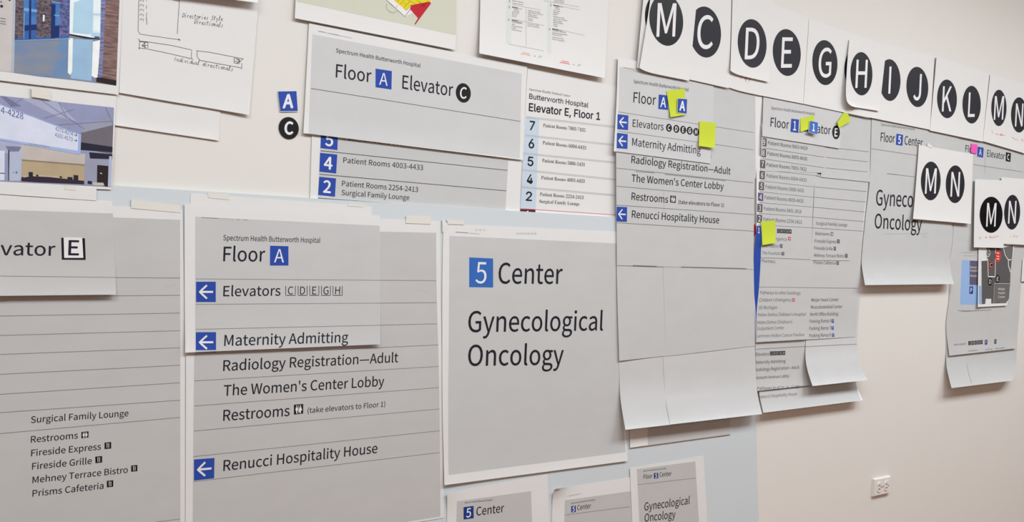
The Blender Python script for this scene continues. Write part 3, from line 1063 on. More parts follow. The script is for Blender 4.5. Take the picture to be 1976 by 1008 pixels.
T = Thing('directory_sign', 'grey directory strip with blue floor numbers 5, 4 and 2 below the Elevator C sign', 'directory', (790, 400))
T.sheet([(603, 215), (598, 395)], [(1008, 260), (1003, 422)], zspec(1.5, wob=.1), 12, 8)
T.panel([(620.5, 235), (983, 270), (974.5, 420), (612.5, 395)], 'grey')
T.rules([(*K(6, 497, 156)[0], *K(6, 1940, 308)[0]), (*K(6, 490, 338)[0], *K(6, 1930, 466)[0]), (*K(6, 478, 522)[0], *K(6, 1925, 628)[0]), (*K(6, 478, 540)[0], *K(6, 608, 550)[0])], 1.3, 'rule_dark')
for ch, q_ in (('5', (502, -6, 632, 8, 628, 151, 497, 136)), ('4', (494, 172, 627, 186, 618, 332, 489, 318)), ('2', (488, 357, 617, 370, 609, 512, 479, 498))):
    T.badge(K(6, *q_), ch, .64, w=.035, wid=1.08)
KT(T, 6, 'Patient Rooms 5006-5431', 676, 72, 1288, 132, 40, 'ink_soft')
KT(T, 6, 'Patient Rooms 4003-4433', 673, 248, 1288, 306, 41, 'ink_soft')
KT(T, 6, 'Patient Rooms 2254-2413', 663, 428, 1250, 475, 40, 'ink_soft')
KT(T, 6, 'Surgical Family Lounge', 660, 498, 1182, 537, 39, 'ink_soft')

T = Thing('directory_sign', 'white Elevator E, Floor 1 directory with a pale blue number column', 'directory', (1095, 410))
T.sheet([(1018, 133), (1003, 422)], [(1192, 168), (1193, 436)], zspec(1.2, wob=.1), 8, 12)
T.panel([(1015, 225), (1040.5, 229.5), (1033.5, 405), (1004, 403)], 'pale_blue', nx=3, ny=8, name='number_column')
rl = []
for a, b in (((108, 900 - 1008), (795, 976 - 1008)), ((100, 32), (790, 108)), ((85, 172), (800, 244)), ((80, 300), (800, 375)), ((72, 432), (800, 497))):
    p, q_ = K(7, *a)[0], K(7, *b)[0]
    rl += [(*p, *q_), (p[0], p[1] + 2.2, q_[0], q_[1] + 2.2)]
T.rules(rl, .7, 'rule_faint')
T.rules([(*K(7, 65, 603)[0], *K(7, 800, 652)[0])], 1.0, 'red_pen', name='red_line')
KT(T, 3, 'Spectrum Health Medical Center', 133, 697, 450, 750, 20, 'ink_grey', 'serif')
KT(T, 3, 'Butterworth Hospital', 132, 762, 588, 831, 40, 'ink', 'grot', .012)
KT(T, 3, 'Elevator E, Floor 1', 130, 856, 678, 927, 60, 'ink', 'grot', .03)
for ch, r, a in (('7', 3, (135, 1003, 173, 1008, 70)), ('6', 7, (128, 134, 168, 138, 72)), ('5', 7, (120, 271, 162, 275, 70)), ('4', 7, (114, 408, 158, 411, 70)), ('2', 7, (107, 541, 151, 544, 69))):
    KT(T, r, ch, *a[:4], a[4], 'ink', 'grot', .03, name='floor_number')
for s_, a in (('Patient Rooms 7003-7432', (240, 980 - 1008, 566, 1018 - 1008)), ('Patient Rooms 6004-6433', (237, 106, 572, 147)), ('Patient Rooms 5006-5431', (232, 244, 562, 277)), ('Patient Rooms 4003-4433', (225, 376, 560, 405)),
              ('Patient Rooms 2254-2413', (215, 504, 552, 531)), ('Surgical Family Lounge', (210, 558, 520, 580))):
    KT(T, 7, s_, *a, 28, 'ink_soft', 'serif')
T.badge(K(7, 62, 607, 180, 613, 180, 690, 62, 684), '1', .75, 'maroon')
k = T.ink('elevator_icons')
for i in range(5):
    x, y = 208 + i * 33, 642 + i * 3
    k.quad(K(7, x, y, x + 28, y + 2, x + 28, y + 34, x, y + 32), 'ink', n=1)
    k.quad(K(7, x + 8, y + 8, x + 20, y + 9, x + 20, y + 40, x + 8, y + 40), 'print_white', eps=.0003, n=1)
k.done()
KT(T, 7, 'Elevators', 378, 680, 498, 690, 26, 'ink_soft', 'serif')
# ================================================================== lower left: the big vertical signs
T = Thing('paper_sign', 'tall grey sign at the left frame edge reading Elevator E over lounge and restaurant names', 'paper sign', (170, 1000))
B1 = T.sheet([(-50, 384), foot(-50, Z_SIGN)], [(352, 404), (355.5, 560), (356.5, 720), foot(357.2, Z_SIGN)], zspec(7.2, wob=.2), 12, 24)
T.panel([(-46, 410), (347.5, 424.5), foot(348, Z_SIGN + .004), foot(-46, Z_SIGN + .004)], 'grey_warm', on=B1, ny=26)
B2 = T.sheet([(-50, 372), (-50, 572)], [(217, 388), (220, 470), (223.5, 569)], zspec(8.2, 9.2, 7, .55, 2, left=5, wob=.3), 26, 34)
T.area(B2, (0, 0), (1, 1), (.155, .172), (1, 1), 'grey_warm')
KT(T, 5, 'Elevator', 3, 962, 425, 967, 104, sub=None, pre='Ele')
k = T.ink('elevator_box')
for m_, c in (('black', (472, 828, 655, 832, 661, 1000, 477, 998)), ('print_white', (491, 824, 634, 828, 643, 984, 495, 984))):
    k.quad(K(5, *c), m_, n=2)
k.done()
KT(T, 5, 'E', 528, 962, 606, 963, 114, 'ink', w=.02, name='box_letter')
T.rules([(-46, 532.4, 223, 535.8)], 1.1, on=B2)
base_lines = [(K(9, 888, 128), K(9, 1390, 132)), (K(9, 800, 270), K(9, 1390, 265))]
rl = [(*a[0], *b[0]) for a, b in base_lines]
for y0, y1 in ((610.3, 604.5), (647.8, 638.5), (684.5, 671.5), (722.8, 705.3), (761.5, 739), (796.8, 772.8), (837.3, 806)):
    e = (y0 - y1) / 347.5 * 46
    rl.append((-46, y0 + e, 347.5, y1))
T.rules(rl, 1.1, on=B1, n=16)
T.rules([(-46, 1054, 347.5, 1002)], 1.1, on=B1, n=16)
for s_, a in (('Surgical Family Lounge', (238, 243, 990, 190)), ('Restrooms', (238, 395, 600, 362)), ('Fireside Express', (240, 500, 778, 448)), ('Fireside Grille', (247, 603, 707, 558)),
              ('Mehney Terrace Bistro', (250, 708, 985, 627)), ('Prisms Cafeteria', (250, 812, 798, 750))):
    KT(T, 13, s_, *a, 50)
for kd, a in (('rest', (628, 313, 683, 307, 683, 355, 628, 362)), ('food', (806, 395, 858, 390, 858, 440, 807, 446)), ('food', (735, 503, 788, 498, 788, 548, 736, 554)), ('food', (1012, 572, 1060, 567, 1060, 615, 1012, 620)), ('food', (824, 690, 874, 685, 874, 735, 824, 741))):
    T.icon(K(13, *a), kd)
k = T.ink('pencil_note', on=B1)
k.line(K(9, 1285, 182, 1300, 205, 1306, 188, 1318, 196, 1330, 186, 1352, 188), .6, 'ink_faint')
k.done()

plain('paper_sheet', 'blank white sheet showing above the large Floor A sign with three arrows', 'paper', [(367.5, 373), (367, 470)], [(717.5, 398.5), (716, 470)], zspec(6.9, wob=.1))

T = Thing('paper_sign', 'large grey Floor A sign with three blue arrow squares, left of the 5 Center sign', 'paper sign', (610, 1000))
B1 = T.sheet([(360, 405), (359, 690), foot(358, Z_SIGN)], [(849, 427), (850, 560), (853, 700), (855, 850), foot(857, Z_SIGN)], zspec(7.2, wob=.25), 14, 24)
T.panel([(378, 440), (841.5, 449.5), foot(849.6, Z_SIGN + .004), foot(371.5, Z_SIGN + .004)], 'grey_warm', on=B1, ny=26, L=[(378, 440), (375, 690), (373, 860), foot(371.5, Z_SIGN + .004)], R=[(841.5, 449.5), (842.5, 560), (846.5, 704), (849, 860), foot(849.6, Z_SIGN + .004)])
B2 = T.sheet([(356, 393), (356.3, 540), (357.5, 681)], [(733, 416.5), (732.6, 540), (733.3, 665)], zspec(8.5, 9.0, 4, .6, 2, right=1.5, wob=.3), 26, 34)
T.area(B2, (.056, .052), (1, 1), (.119, .112), (1, 1), 'grey')
k = T.ink('print_header')
k.line(K(5, 1555, 672, 1690, 680), 1.0, 'ink_grey')
k.line(K(5, 1700, 681, 1800, 686), .9, 'ink_faint')
k.line(K(5, 1826, 688, 1850, 689), .9, 'ink_grey')
k.line(K(5, 1876, 690, 1912, 692), .9, 'ink_grey')
k.done()
KT(T, 'big', 'Spectrum Health Butterworth Hospital', 277, 287, 848, 302, 31, 'ink_soft')
KT(T, 'big', 'Floor', 277, 410, 522, 412, 85)
T.badge(K('big', 553, 319, 661, 322, 661, 436, 552, 436), 'A', .68)
KT(T, 'big', 'Elevators', 277, 617, 613, 613, 60)
k = T.ink('elevator_boxes')
for i, ch in enumerate('CDEGH'):
    x0 = (645, 718, 787, 856, 924)[i]
    x1 = (702, 771, 840, 909, 978)[i]
    k.line(K('big', x0, 556, x0, 612, x1, 612, x1, 556), 1.3, 'ink')
    k.glyph(ch, K('big', x0, 556, x1, 556, x1, 610, x0, 610), .84, 'ink')
k.done()
T.rules([(377.5, 538.6, 733, 541.2), (377.5, 587.7, 732.8, 585.4), (377.5, 636, 733, 628)], 1.0, on=B2)
T.rules([(733, 541.2, 842, 542), (733, 585.3, 842.4, 584.5), (733, 628, 843, 625.2), (560, 679, 846, 666), (374.7, 735.6, 846.8, 707.5), (374.7, 784, 846.8, 748.4), (374.2, 832.4, 847.8, 789.7), (373.6, 881.7, 848.8, 831.7), (373.4, 930, 849, 873.7)], 1.0, on=B1, n=18)
T.arrow(K(9, 1513, 160, 1665, 160, 1665, 317, 1513, 317))
T.arrow(K(9, 1511, 550, 1667, 549, 1667, 705, 1511, 707))
T.arrow(K(13, 1497, 525, 1655, 513, 1652, 670, 1497, 688))
KT(T, 'big', 'Maternity Admitting', 283, 910, 1012, 888, 64)
KT(T, 'low', 'Radiology Registration\u2014Adult', 248, 209, 1172, 162, 56)
KT(T, 'low', "The Women's Center Lobby", 250, 341, 1098, 288, 56)
KT(T, 'low', 'Restrooms', 248, 473, 598, 446, 57)
T.icon(K('low', 622, 388, 671, 383, 671, 434, 622, 440), 'rest')
KT(T, 'low', '(take elevators to Floor 1)', 694, 432, 1104, 397, 28, 'ink_soft')
KT(T, 'low', 'Renucci Hospitality House', 249, 738, 1062, 642, 56)
k = T.ink('pencil_note', on=B1)
k.line(K(10, 1266, 222, 1276, 238, 1290, 226, 1306, 236, 1338, 238), .6, 'ink_faint')
k.done()

T = Thing('paper_sign', 'large square grey sign reading 5 Center Gynecological Oncology', 'paper sign', (1030, 920))
T.sheet([(855.5, 432), (853.5, 560), (854, 780), (857.7, 937)], [(1195, 447), (1198, 600), (1203, 760), (1211.5, 890)], zspec(7.2, 7.5, 3, .85, wob=.25, left=2), 16, 20)
T.panel([(867.5, 455.5), (1190, 470), (1207, 873), (865.8, 917)], 'grey', nx=14, ny=20, L=[(867.5, 455.5), (866.3, 640), (865, 790), (865.8, 917)], R=[(1190, 470), (1194, 640), (1200, 780), (1207.3, 873)])
T.badge(K('cen', 245, 283, 395, 290, 395, 472, 245, 470), '5', .72, 'blue_bright', wid=1.0)
KT(T, 'cen', 'Center', 427, 447, 827, 449, 130)
KT(T, 'cen', 'Gynecological', 237, 752, 1083, 741, 131)
KT(T, 'cen', 'Oncology', 236, 964, 834, 956, 131)
k = T.ink('print_header')
k.line(K('cen', 160, 124, 240, 130), 1.1, 'ink_grey')
k.line(K('cen', 246, 131, 310, 136), .9, 'ink_faint')
for x in range(540, 660, 22):
    k.line(K('cen', x, 128, x + 10, 140, x + 8, 126, x + 18, 138), 1.0, 'ink_faint')
for x in range(284, 350, 24):
    k.line(K('cen', x, 104, x + 8, 116, x + 14, 106), .9, 'rule_faint')
k.done()
k = T.ink('folded_corner')
k.poly([(852.5, 423), (856, 424), (863.5, 433), (856.5, 448), (853, 449)], 'paper', eps=.0012)
k.done()

# small prints along the bottom
T = Thing('paper_sign', 'small grey 5 Center sign, first along the bottom edge, beside the large Floor A sign', 'paper sign', (950, 1005))
T.sheet([(863, 951.5), foot(861.5, Z_PRINT)], [(1056.5, 916), foot(1064, Z_PRINT)], zspec(7, corner=5, wob=.2), 10, 10)
T.panel([(882, 968), (1024.6, 948.5), foot(1030, Z_PRINT + .004), foot(877, Z_PRINT + .004)], 'grey_warm', nx=8, ny=10)
T.text('Spectrum Health Butterworth Hospital', 896.7, 972, 950, 966.6, 3.2, 'ink_grey')
T.badge(K('ten', 198, 920, 257, 912, 258, 985, 198, 993), '5', .72, 'blue_deep', w=.02)
KT(T, 'ten', 'Center', 273, 970, 437, 948, 50)

T = Thing('paper_sign', 'smallest 5 Center print, second along the bottom edge, with a curled corner', 'paper sign', (1145, 1005))
T.sheet([(1072, 944), (1066, 966), foot(1064.5, Z_PRINT)], [(1228, 920), foot(1232, Z_PRINT)], zspec(7, corner=9, wob=.2), 12, 12)
T.panel([(1090, 966), (1217.3, 948.5), foot(1219, Z_PRINT + .004), foot(1088, Z_PRINT + .004)], 'grey_warm', nx=8, ny=10)
T.text('Spectrum Health Butterworth Hospital', 1101.7, 973.5, 1148, 966, 3.0, 'ink_grey')
k = T.ink('print_header')
k.line(K(15, 432, 808, 530, 790), .8, 'rule_faint')
k.done()
T.badge(K(15, 457, 885, 492, 882, 492, 930, 457, 934), '5', .74, 'blue_deep', w=.03)
KT(T, 15, 'Center', 503, 916, 608, 900, 38, 'ink_soft')
T.rules([(*K(15, 405, 954)[0], *K(15, 910, 890)[0])], .8)

T = Thing('paper_sign', 'small grey Floor 5 Center Gynecological print, third along the bottom edge', 'paper sign', (1290, 1005))
T.sheet([(1215.5, 903.5), foot(1222, Z_PRINT)], [(1358, 879.7), foot(1366, Z_PRINT)], zspec(7.9, wob=.2), 10, 12)
T.panel([(1229, 906), (1341.7, 891), foot(1350, Z_PRINT + .004), foot(1236, Z_PRINT + .004)], 'grey_warm', nx=8, ny=10)
T.text('Spectrum Health Butterworth Hospital', 1241, 911, 1285.5, 905.7, 3.0, 'ink_grey')
KT(T, 15, 'Floor', 1014, 676, 1083, 668, 34, 'ink_soft')
T.badge(K(15, 1095, 630, 1128, 627, 1128, 670, 1095, 673), '5', .74, 'blue_deep', w=.03)
KT(T, 15, 'Center', 1138, 660, 1230, 649, 34, 'ink_soft')
T.rules([(*K(15, 968, 720)[0], *K(15, 1418, 668)[0])], .8)
KT(T, 15, 'Gynecological', 1020, 920, 1370, 868, 60)
KT(T, 15, 'Oncology', 1022, 1006, 1260, 976, 60)

T = Thing('paper_sheet', 'lower end of a half-hidden grey print below the tall curled Floor A sign', 'paper', (1310, 850))
T.sheet([(1213.5, 770), (1216, 864.7)], [(1409, 760), (1410.5, 838.5)], zspec(6.9, 7.4, 2, .5, wob=.2), 8, 8)
T.panel([(1249, 770), (1408, 760), (1409.8, 838.4), (1250, 859.4)], 'grey_warm', nx=6, ny=6)

# ================================================================== tall curled Floor A sign
T = Thing('paper_sign', 'tall grey Floor A sign with yellow notes, a curled foot and black elevator discs', 'paper sign', (1320, 815))
S4 = T.sheet([(1194, 660), (1195.5, 730), (1198, 775), (1207, 830)], [(1456, 650), (1458, 700), (1461, 755), (1470.5, 800)], zspec(8.0, 8.4, 25, .35, 2.2, wob=.15), 18, 30, m='grey_light')
S4b = T.sheet([(1278, 660), (1282.5, 745), (1286, 780), (1293.5, 819.8)], [(1456, 650), (1458, 700), (1461, 755), (1470.7, 799.6)], zspec(8.5, 9.2, 25, .35, 2.2, wob=.15), 18, 30, m='grey_light')
S3 = T.sheet([(1190, 500), (1192, 600), (1195, 697)], [(1454, 500), (1456, 600), (1457, 668)], zspec(9.2, 9.3, left=2.5, wob=.15), 20, 20, m='grey')
S3b = T.sheet([(1279, 505), (1282.5, 600), (1285, 688)], [(1454, 500), (1456, 600), (1457, 668)], zspec(9.7, 9.7, wob=.15), 12, 14, m='grey')
S2 = T.sheet([(1189, 287), (1189.5, 400), (1190.5, 512.5)], [(1457.6, 315), (1455, 400), (1454, 520)], zspec(10.3, 10.5, wob=.12), 16, 18, m='grey')
S2c = T.sheet([(1375, 158), (1372, 325)], [(1471, 182), (1458, 345)], zspec(4.5, 9.4, wob=.1), 8, 10)
S1 = T.sheet([(1192.5, 110), (1190, 190), (1184.5, 292)], [(1377, 150), (1375.5, 240), (1371, 316)], zspec(6, 11.7, .6, .8, wob=.1), 20, 24)
T.area(S2c, (0, 0), (.86, 1), (.05, .03), (1, 1), 'grey', 8, 12)
T.area(S1, (.018, .03), (1, 1), (.137, .11), (1, 1), 'grey_light')
k = T.ink('print_header')
k.line(K(3, 858, 520, 942, 536), 1.0, 'ink_grey')
k.done()
T.rules([(1193, 216, 1374.5, 244), (1192, 253, 1373.5, 278.2)], 1.0, 'rule', on=S1)
T.rules([(1375, 244, 1454.5, 256.2), (1374, 278.2, 1454, 289.4)], 1.0, 'rule', on=S2c)
T.rules([(*K(7, 808, 290)[0], *K(7, 1862, 404)[0]), (*K(7, 807, 430)[0], *K(7, 1866, 525)[0]), (*K(7, 806, 576)[0], *K(7, 1868, 650)[0]), (*K(7, 804, 712)[0], *K(7, 1868, 778)[0])], 1.0, 'rule', on=S2, n=20)
T.rules([(*K(7, 1100, 203)[0], *K(7, 1530, 250)[0]), (*K(7, 955, 316)[0], *K(7, 1100, 328)[0]), (*K(7, 1180, 338)[0], *K(7, 1650, 388)[0])], 1.2, 'ink_grey', on=S2, name='seams_and_shade')
T.rules([(1221, 512.6, 1267, 514.2), (1314, 515.5, 1440, 518.6)], 1.4, 'ink_grey', on=S2, name='seams_and_shade')  # broken shadow along the taped sheet edge, drawn as grey lines
T.rules([(*K(7, 1172, 460)[0], *K(7, 1173, 640)[0])], .8, 'ink_faint', on=S2, name='seams_and_shade')
KT(T, 3, 'Spectrum Health Butterworth Hospital', 938, 640, 1362, 706, 26, 'ink_soft')
KT(T, 3, 'Floor', 936, 791, 1108, 813, 80)
T.badge(K(3, 1132, 730, 1205, 738, 1203, 850, 1128, 842), 'A', .68, w=.02)
for a in (K(3, 815, 882, 898, 892, 895, 1006, 812, 998), K(7, 810, 18, 893, 28, 890, 143, 807, 137), K(7, 808, 588, 888, 592, 886, 706, 806, 702)):
    T.arrow(a)
KT(T, 3, 'Elevators', 930, 978, 1168, 1007, 56)
for ch, x, y in (('C', 319, 423), ('D', 360, 429), ('E', 398, 434), ('G', 434, 439), ('H', 470, 446)):
    T.disc(K('lng', x, y)[0], (11.6, 15.4), ch, .58, w=.04)
KT(T, 7, 'Maternity Admitting', 926, 117, 1455, 183, 60)
KT(T, 7, 'Radiology Registration\u2014Adult', 921, 250, 1685, 340, 55)
KT(T, 7, "The Women's Center Lobby", 922, 394, 1632, 457, 55)
KT(T, 7, 'Restrooms', 922, 535, 1203, 559, 56)
T.icon(K(7, 1222, 502, 1264, 506, 1262, 560, 1220, 556), 'rest')
KT(T, 7, '(take elevators to Floor 1)', 1284, 565, 1634, 590, 28, 'ink_soft')
KT(T, 7, 'Renucci Hospitality House', 924, 673, 1597, 718, 56)

NG = 'small yellow sticky notes'
plain('sticky_note', 'yellow sticky note between the two blue A squares on the tall Floor A sign', 'sticky note', [(1286.2, 175.6), (1294, 226.4)], [(1321, 170.6), (1323, 221.5)], zspec(9.4, 11.6, 3, .5, wob=0), 'yellow_note', nx=6, ny=8)
T = Thing('paper_cutout', 'small blue cut-out letter A stuck over a yellow note on the tall Floor A sign', 'cut-out', (1317, 219))
T.sheet([(1308, 189.6), (1306.6, 217.8)], [(1326.2, 191), (1325.2, 220.2)], zspec(12.6, 14.6, wob=0), 4, 4)
T.badge([(1308.4, 190.2), (1325.8, 191.6), (1324.8, 219.4), (1307.2, 217)], 'A', .66, w=.05)
plain('sticky_note', 'square yellow sticky note beside the elevator discs on the tall Floor A sign', 'sticky note', [(1350, 234), (1348.6, 281.8)], [(1381.2, 237), (1379.2, 286.2)], zspec(11.4, 13.5, 4, .4, right=2, wob=0), 'yellow_note', nx=6, ny=8)
# ================================================================== Floor 1 / Elevator E directory (taped from several sheets)
T = Thing('directory_sign', 'long grey Floor 1 Elevator E directory listing patient rooms by numbered floors', 'directory', (1560, 785))
G0 = T.sheet([(1458, 180), (1457.5, 430), (1460, 560), (1462, 680), (1465.5, 760), (1473, 797)], [(1681, 228), (1675, 350), (1662, 500), (1655, 640), (1654, 736), (1665, 773)], zspec(1.6, 2.0, 22, .88, 2, wob=.1), 14, 50)
G1 = T.sheet([(1456, 560), (1457.5, 655), (1460, 755)], [(1580, 560), (1566, 655), (1571, 743)], zspec(2.9, 3.2, 7, .7, 2, wob=.1), 10, 20, m='grey')
G2 = T.sheet([(1562, 560), (1555, 659), (1556, 704), (1568, 745.5)], [(1664, 520), (1655, 640), (1657, 694), (1674, 734)], zspec(3.8, 4.2, 32, .45, 2.2, wob=.1), 12, 34, m='grey_light')
G3 = T.sheet([(1573, 336), (1566, 480), (1562, 560), (1555.5, 656)], [(1676, 346), (1667, 415), (1661.5, 500), (1655, 570), (1651, 650.5)], zspec(4.9, 5.1, 1.5, .9, wob=.12), 10, 20, m='grey')
G7 = T.sheet([(1593, 262), (1584, 342)], [(1680.5, 232), (1678.5, 351.5)], zspec(5.4, 5.6, 1.2, .6, wob=.05), 10, 14, m='grey')
G4 = T.sheet([(1459.5, 300), (1459.5, 438), (1454.5, 510), (1454.5, 560), (1457, 610), (1458.7, 661)], [(1590, 320), (1572.5, 350), (1565.5, 490), (1562, 574), (1556, 655.5)], zspec(5.9, 5.9, 2.5, .85, wob=.12), 12, 24)
G5 = T.sheet([(1470, 240), (1468, 330)], [(1592.5, 262), (1590.5, 334)], zspec(6.3, 6.7, wob=.05), 8, 6, m='grey')
G6 = T.sheet([(1473, 187), (1471, 263)], [(1629, 215), (1620, 286.8)], zspec(6.0, 7.6, 1.5, .6, wob=.05), 10, 8, m='grey_light')
T.area(G0, (.065, 0), (.99, .985), (.015, .01), (.998, .998), 'grey', 14, 44)
T.area(G4, (.07, .004), (1, 1), (0, 0), (1, 1), 'grey')
k = T.ink('floor_band', on=G4, label='blue vertical band for floor one')
bl = [(1460.2, 436), (1459.8, 440), (1454.9, 497), (1454.9, 557), (1457.7, 600), (1459.0, 659.5)]
br = [(1470.5, 436), (1469.9, 440), (1467.9, 497), (1464.6, 555), (1459.8, 606), (1459.6, 659)]
lf, rt = catmull(bl, 24), catmull(br, 24)
k.mb.add([G4.hit(at(p), .0002) for a, b in zip(lf, rt) for p in (a, b)], [(2 * i, 2 * i + 2, 2 * i + 3, 2 * i + 1) for i in range(24)], 'blue')
k.done()
KT(T, 'dirA', 'Spectrum Health Butterworth Hospital', 128, 103, 410, 143, 18, 'ink_grey')
KT(T, 'dirA', 'Floor', 123, 215, 242, 232, 58)
T.badge(K('dirA', 258, 165, 308, 171, 303, 258, 252, 250), '1', .68, w=.02)
KT(T, 'dirA', 'Elevator', 332, 245, 512, 268, 56)
T.disc(K('dirA', 548, 254)[0], (15, 26.6), 'E', .58, w=.03)
rows = [('9', 82, 318), ('8', 78, 388), ('7', 73, 460), ('6', 70, 532), ('5', 65, 603), ('4', 60, 673), ('3', 55, 745), ('2', 52, 815)]
for ch, x, y in rows:
    T.badge(K('dirA', x - 17, y - 29, x + 17, y - 24, x + 15, y + 28, x - 18, y + 23), ch, .66, 'row_purple' if ch == '4' else 'row_grey', w=.02)
T.text('1', *K('dirA', 42, 906)[0], *K('dirA', 52, 907)[0], 10.5, 'print_white', w=.03, name='floor_number')
for s_, a in (('Patient Rooms 9003-9429', (107, 332, 362, 369)), ('Patient Rooms 8005-8430', (103, 401, 360, 437)), ('Patient Rooms 7003-7432', (98, 474, 356, 505)), ('Patient Rooms 6004-6433', (97, 545, 356, 575)),
              ('Patient Rooms 5006-5431', (90, 617, 340, 643)), ('Patient Rooms 4003-4433', (84, 686, 336, 711)), ('Patient Rooms 3401-3418', (80, 759, 323, 779)), ('Patient Rooms 2254-2413', (77, 828, 325, 847))):
    KT(T, 'dirA', s_, *a, 23, 'ink_list', w=.005)
T.rules([(1469, 285, 1590, 303.5), (1468, 306, 1590, 324)], .9, 'rule', on=T.all)
T.rules([(1467, 327.5, 1582, 340), (1466, 349, 1571.5, 361), (1465, 370, 1570, 381), (1464, 391, 1568, 400), (1463, 412, 1567, 419.5), (1462, 434, 1566.5, 440)], .9, 'rule', on=G4)
T.rules([(1616, 286.5, 1676, 293), (1594, 303.8, 1675, 312.5), (1593, 324.2, 1674, 332)], .9, 'rule', on=G7)
T.rules([(1573, 361, 1673, 370), (1571.5, 381, 1671, 390), (1569.5, 400, 1669, 409.3), (1568.5, 419.5, 1668, 428), (1567.5, 440, 1665.5, 446.5)], .9, 'rule', on=G3)
T.rules([(1563, 555.5, 1656, 556.8)], .9, 'rule', on=G3)
T.rules([(1465, 554.2, 1562.5, 555.5)], .9, 'rule', on=G4)
T.rules([(*K('dirC', 68, 484)[0], *K('dirC', 408, 464)[0])], .9, 'rule', on=G1)
T.rules([(*K('dirC', 412, 466)[0], *K('dirC', 768, 448)[0])], .9, 'rule', on=G2)
KB = lambda s_, *a: KT(T, 'dirB', s_, *a, 24, 'ink_list', w=0)
KB('Surgical Family Lounge', 522, 54, 755, 68)
KB('Restrooms', 517, 131, 622, 136)
KB('Fireside Express', 512, 187, 676, 193)
KB('Fireside Grille', 508, 240, 646, 246)
KB('Mehney Terrace Bistro', 508, 294, 733, 300)
KB('Prisms Cafeteria', 505, 348, 668, 352)
KB('Emergency', 168, 168, 305, 174)
KB('Information', 118, 222, 243, 226)
KB('The Fountain', 118, 277, 255, 281)
KB('Pharmacy', 113, 336, 217, 341)
KB('Pathways to other buildings:', 103, 574, 408, 577)
KB('Children\'s Emergency', 98, 630, 338, 627)
KB('35 Michigan', 93, 687, 230, 684)
KB('Helen DeVos Children\'s Hospital', 87, 740, 444, 735)
KB('Helen DeVos Children\'s', 82, 797, 343, 792)
KB('Outpatient Center', 79, 844, 283, 836)
KB('Lemmen-Holton Cancer Pavilion', 80, 899, 433, 888)
KB('Meijer Heart Center', 486, 629, 690, 626)
KB('Musculoskeletal Center', 483, 682, 718, 678)
KB('North Office Building', 478, 736, 687, 732)
KB('Parking Ramp 6', 474, 789, 633, 784)
KB('Parking Ramp 7', 471, 843, 632, 837)
KB('Parking Ramp 8', 471, 896, 632, 890)
KC = lambda s_, *a: KT(T, 'dirC', s_, *a, 22, 'ink_list', w=0)
KC('Elevators', 66, 530, 158, 527)
KC('Maternity Admitting', 62, 586, 272, 576)
KC('Radiology Registration\u2014Adult', 60, 637, 368, 619)
KC('Ransom Avenue Lobby', 62, 693, 298, 679)
KC('Renucci Hospitality House', 84, 827, 352, 803)
KC('Pathways to other buildings:', 76, 768, 372, 750)
for kd, a in (('rest', (632, 110, 651, 111, 651, 137, 632, 136)), ('food', (681, 164, 698, 165, 698, 194, 681, 192)), ('food', (655, 218, 670, 219, 670, 247, 655, 246)), ('food', (740, 272, 757, 273, 757, 301, 740, 300)), ('food', (676, 327, 692, 328, 692, 355, 676, 354)),
              ('food', (252, 199, 270, 200, 270, 228, 252, 226)), ('food', (264, 258, 283, 259, 283, 284, 264, 283))):
    T.icon(K('dirB', *a), kd)
for a in ((313, 146, 332, 147, 332, 172, 313, 171), (345, 605, 363, 605, 363, 630, 345, 630)):
    k = T.ink('emergency_icon', label='red square with a white cross')
    q_ = K('dirB', *a)
    k.quad(q_, 'red', n=1)
    u = lambda *p: bil(q_, *p)
    k.poly([u(.4, .2), u(.6, .2), u(.6, .8), u(.4, .8)], 'print_white', .0004)
    k.poly([u(.2, .4), u(.8, .4), u(.8, .6), u(.2, .6)], 'print_white', .0004)
    k.done()
for a in ((638, 761, 655, 761, 655, 788, 638, 788), (637, 814, 654, 814, 654, 840, 637, 840), (641, 868, 658, 868, 658, 893, 641, 893)):
    T.badge(K('dirB', *a), 'P', .64, 'blue', name='parking_badge')
for i, ch in enumerate('CDEGH'):
    x = 230 + i * 22
    T.badge(K('dirB', x, 84 + i, x + 20, 85 + i, x + 20, 117 + i, x, 116 + i), ch, .6, 'black', name='elevator_badge')
    x = 165 + i * 21.5
    T.badge(K('dirC', x, 499 - i * .8, x + 19, 498 - i * .8, x + 19, 526 - i * .8, x, 527 - i * .8), ch, .6, 'black', name='elevator_badge')
k = T.ink('seams_and_shade')  # thin shadow under the overlaid strip's edge, painted as grey lines
k.line(K('dirB', 108, 302, 300, 308, 480, 316), 1.1, 'ink_grey')
k.line(K('dirB', 490, 322, 770, 324), 1.1, 'ink_grey')
k.done()
k = T.ink('half_disc', on=G0, label='red half circle showing at the left edge')
k.poly([(1455.2, 431.5), (1458.4, 436), (1460.4, 444), (1458.4, 451.5), (1455.2, 456.5)], 'red', eps=.0004)
k.done()
plain('sticky_note', 'yellow sticky note slanting over the word Elevator on the Floor 1 directory', 'sticky note', [(1544.7, 229), (1545, 254.6)], [(1572, 221.4), (1568.5, 247)], zspec(7.6, 9.0, 3, .4, wob=0), 'yellow_note', nx=6, ny=6)
T = Thing('paper_cutout', 'small blue cut-out number 1 stuck beside a yellow note on the Floor 1 directory', 'cut-out', (1569, 260))
T.sheet([(1563, 232.6), (1560, 255.6)], [(1578.8, 236.4), (1577.6, 259.8)], zspec(10.8, 13, 4, .3, right=3, wob=0), 4, 6)
T.badge([(1563.4, 233.2), (1578.4, 236.8), (1577.2, 259.2), (1560.4, 255.2)], '1', .6, 'blue_bright', w=.05)  # paler blue paints in the light on the curled scrap
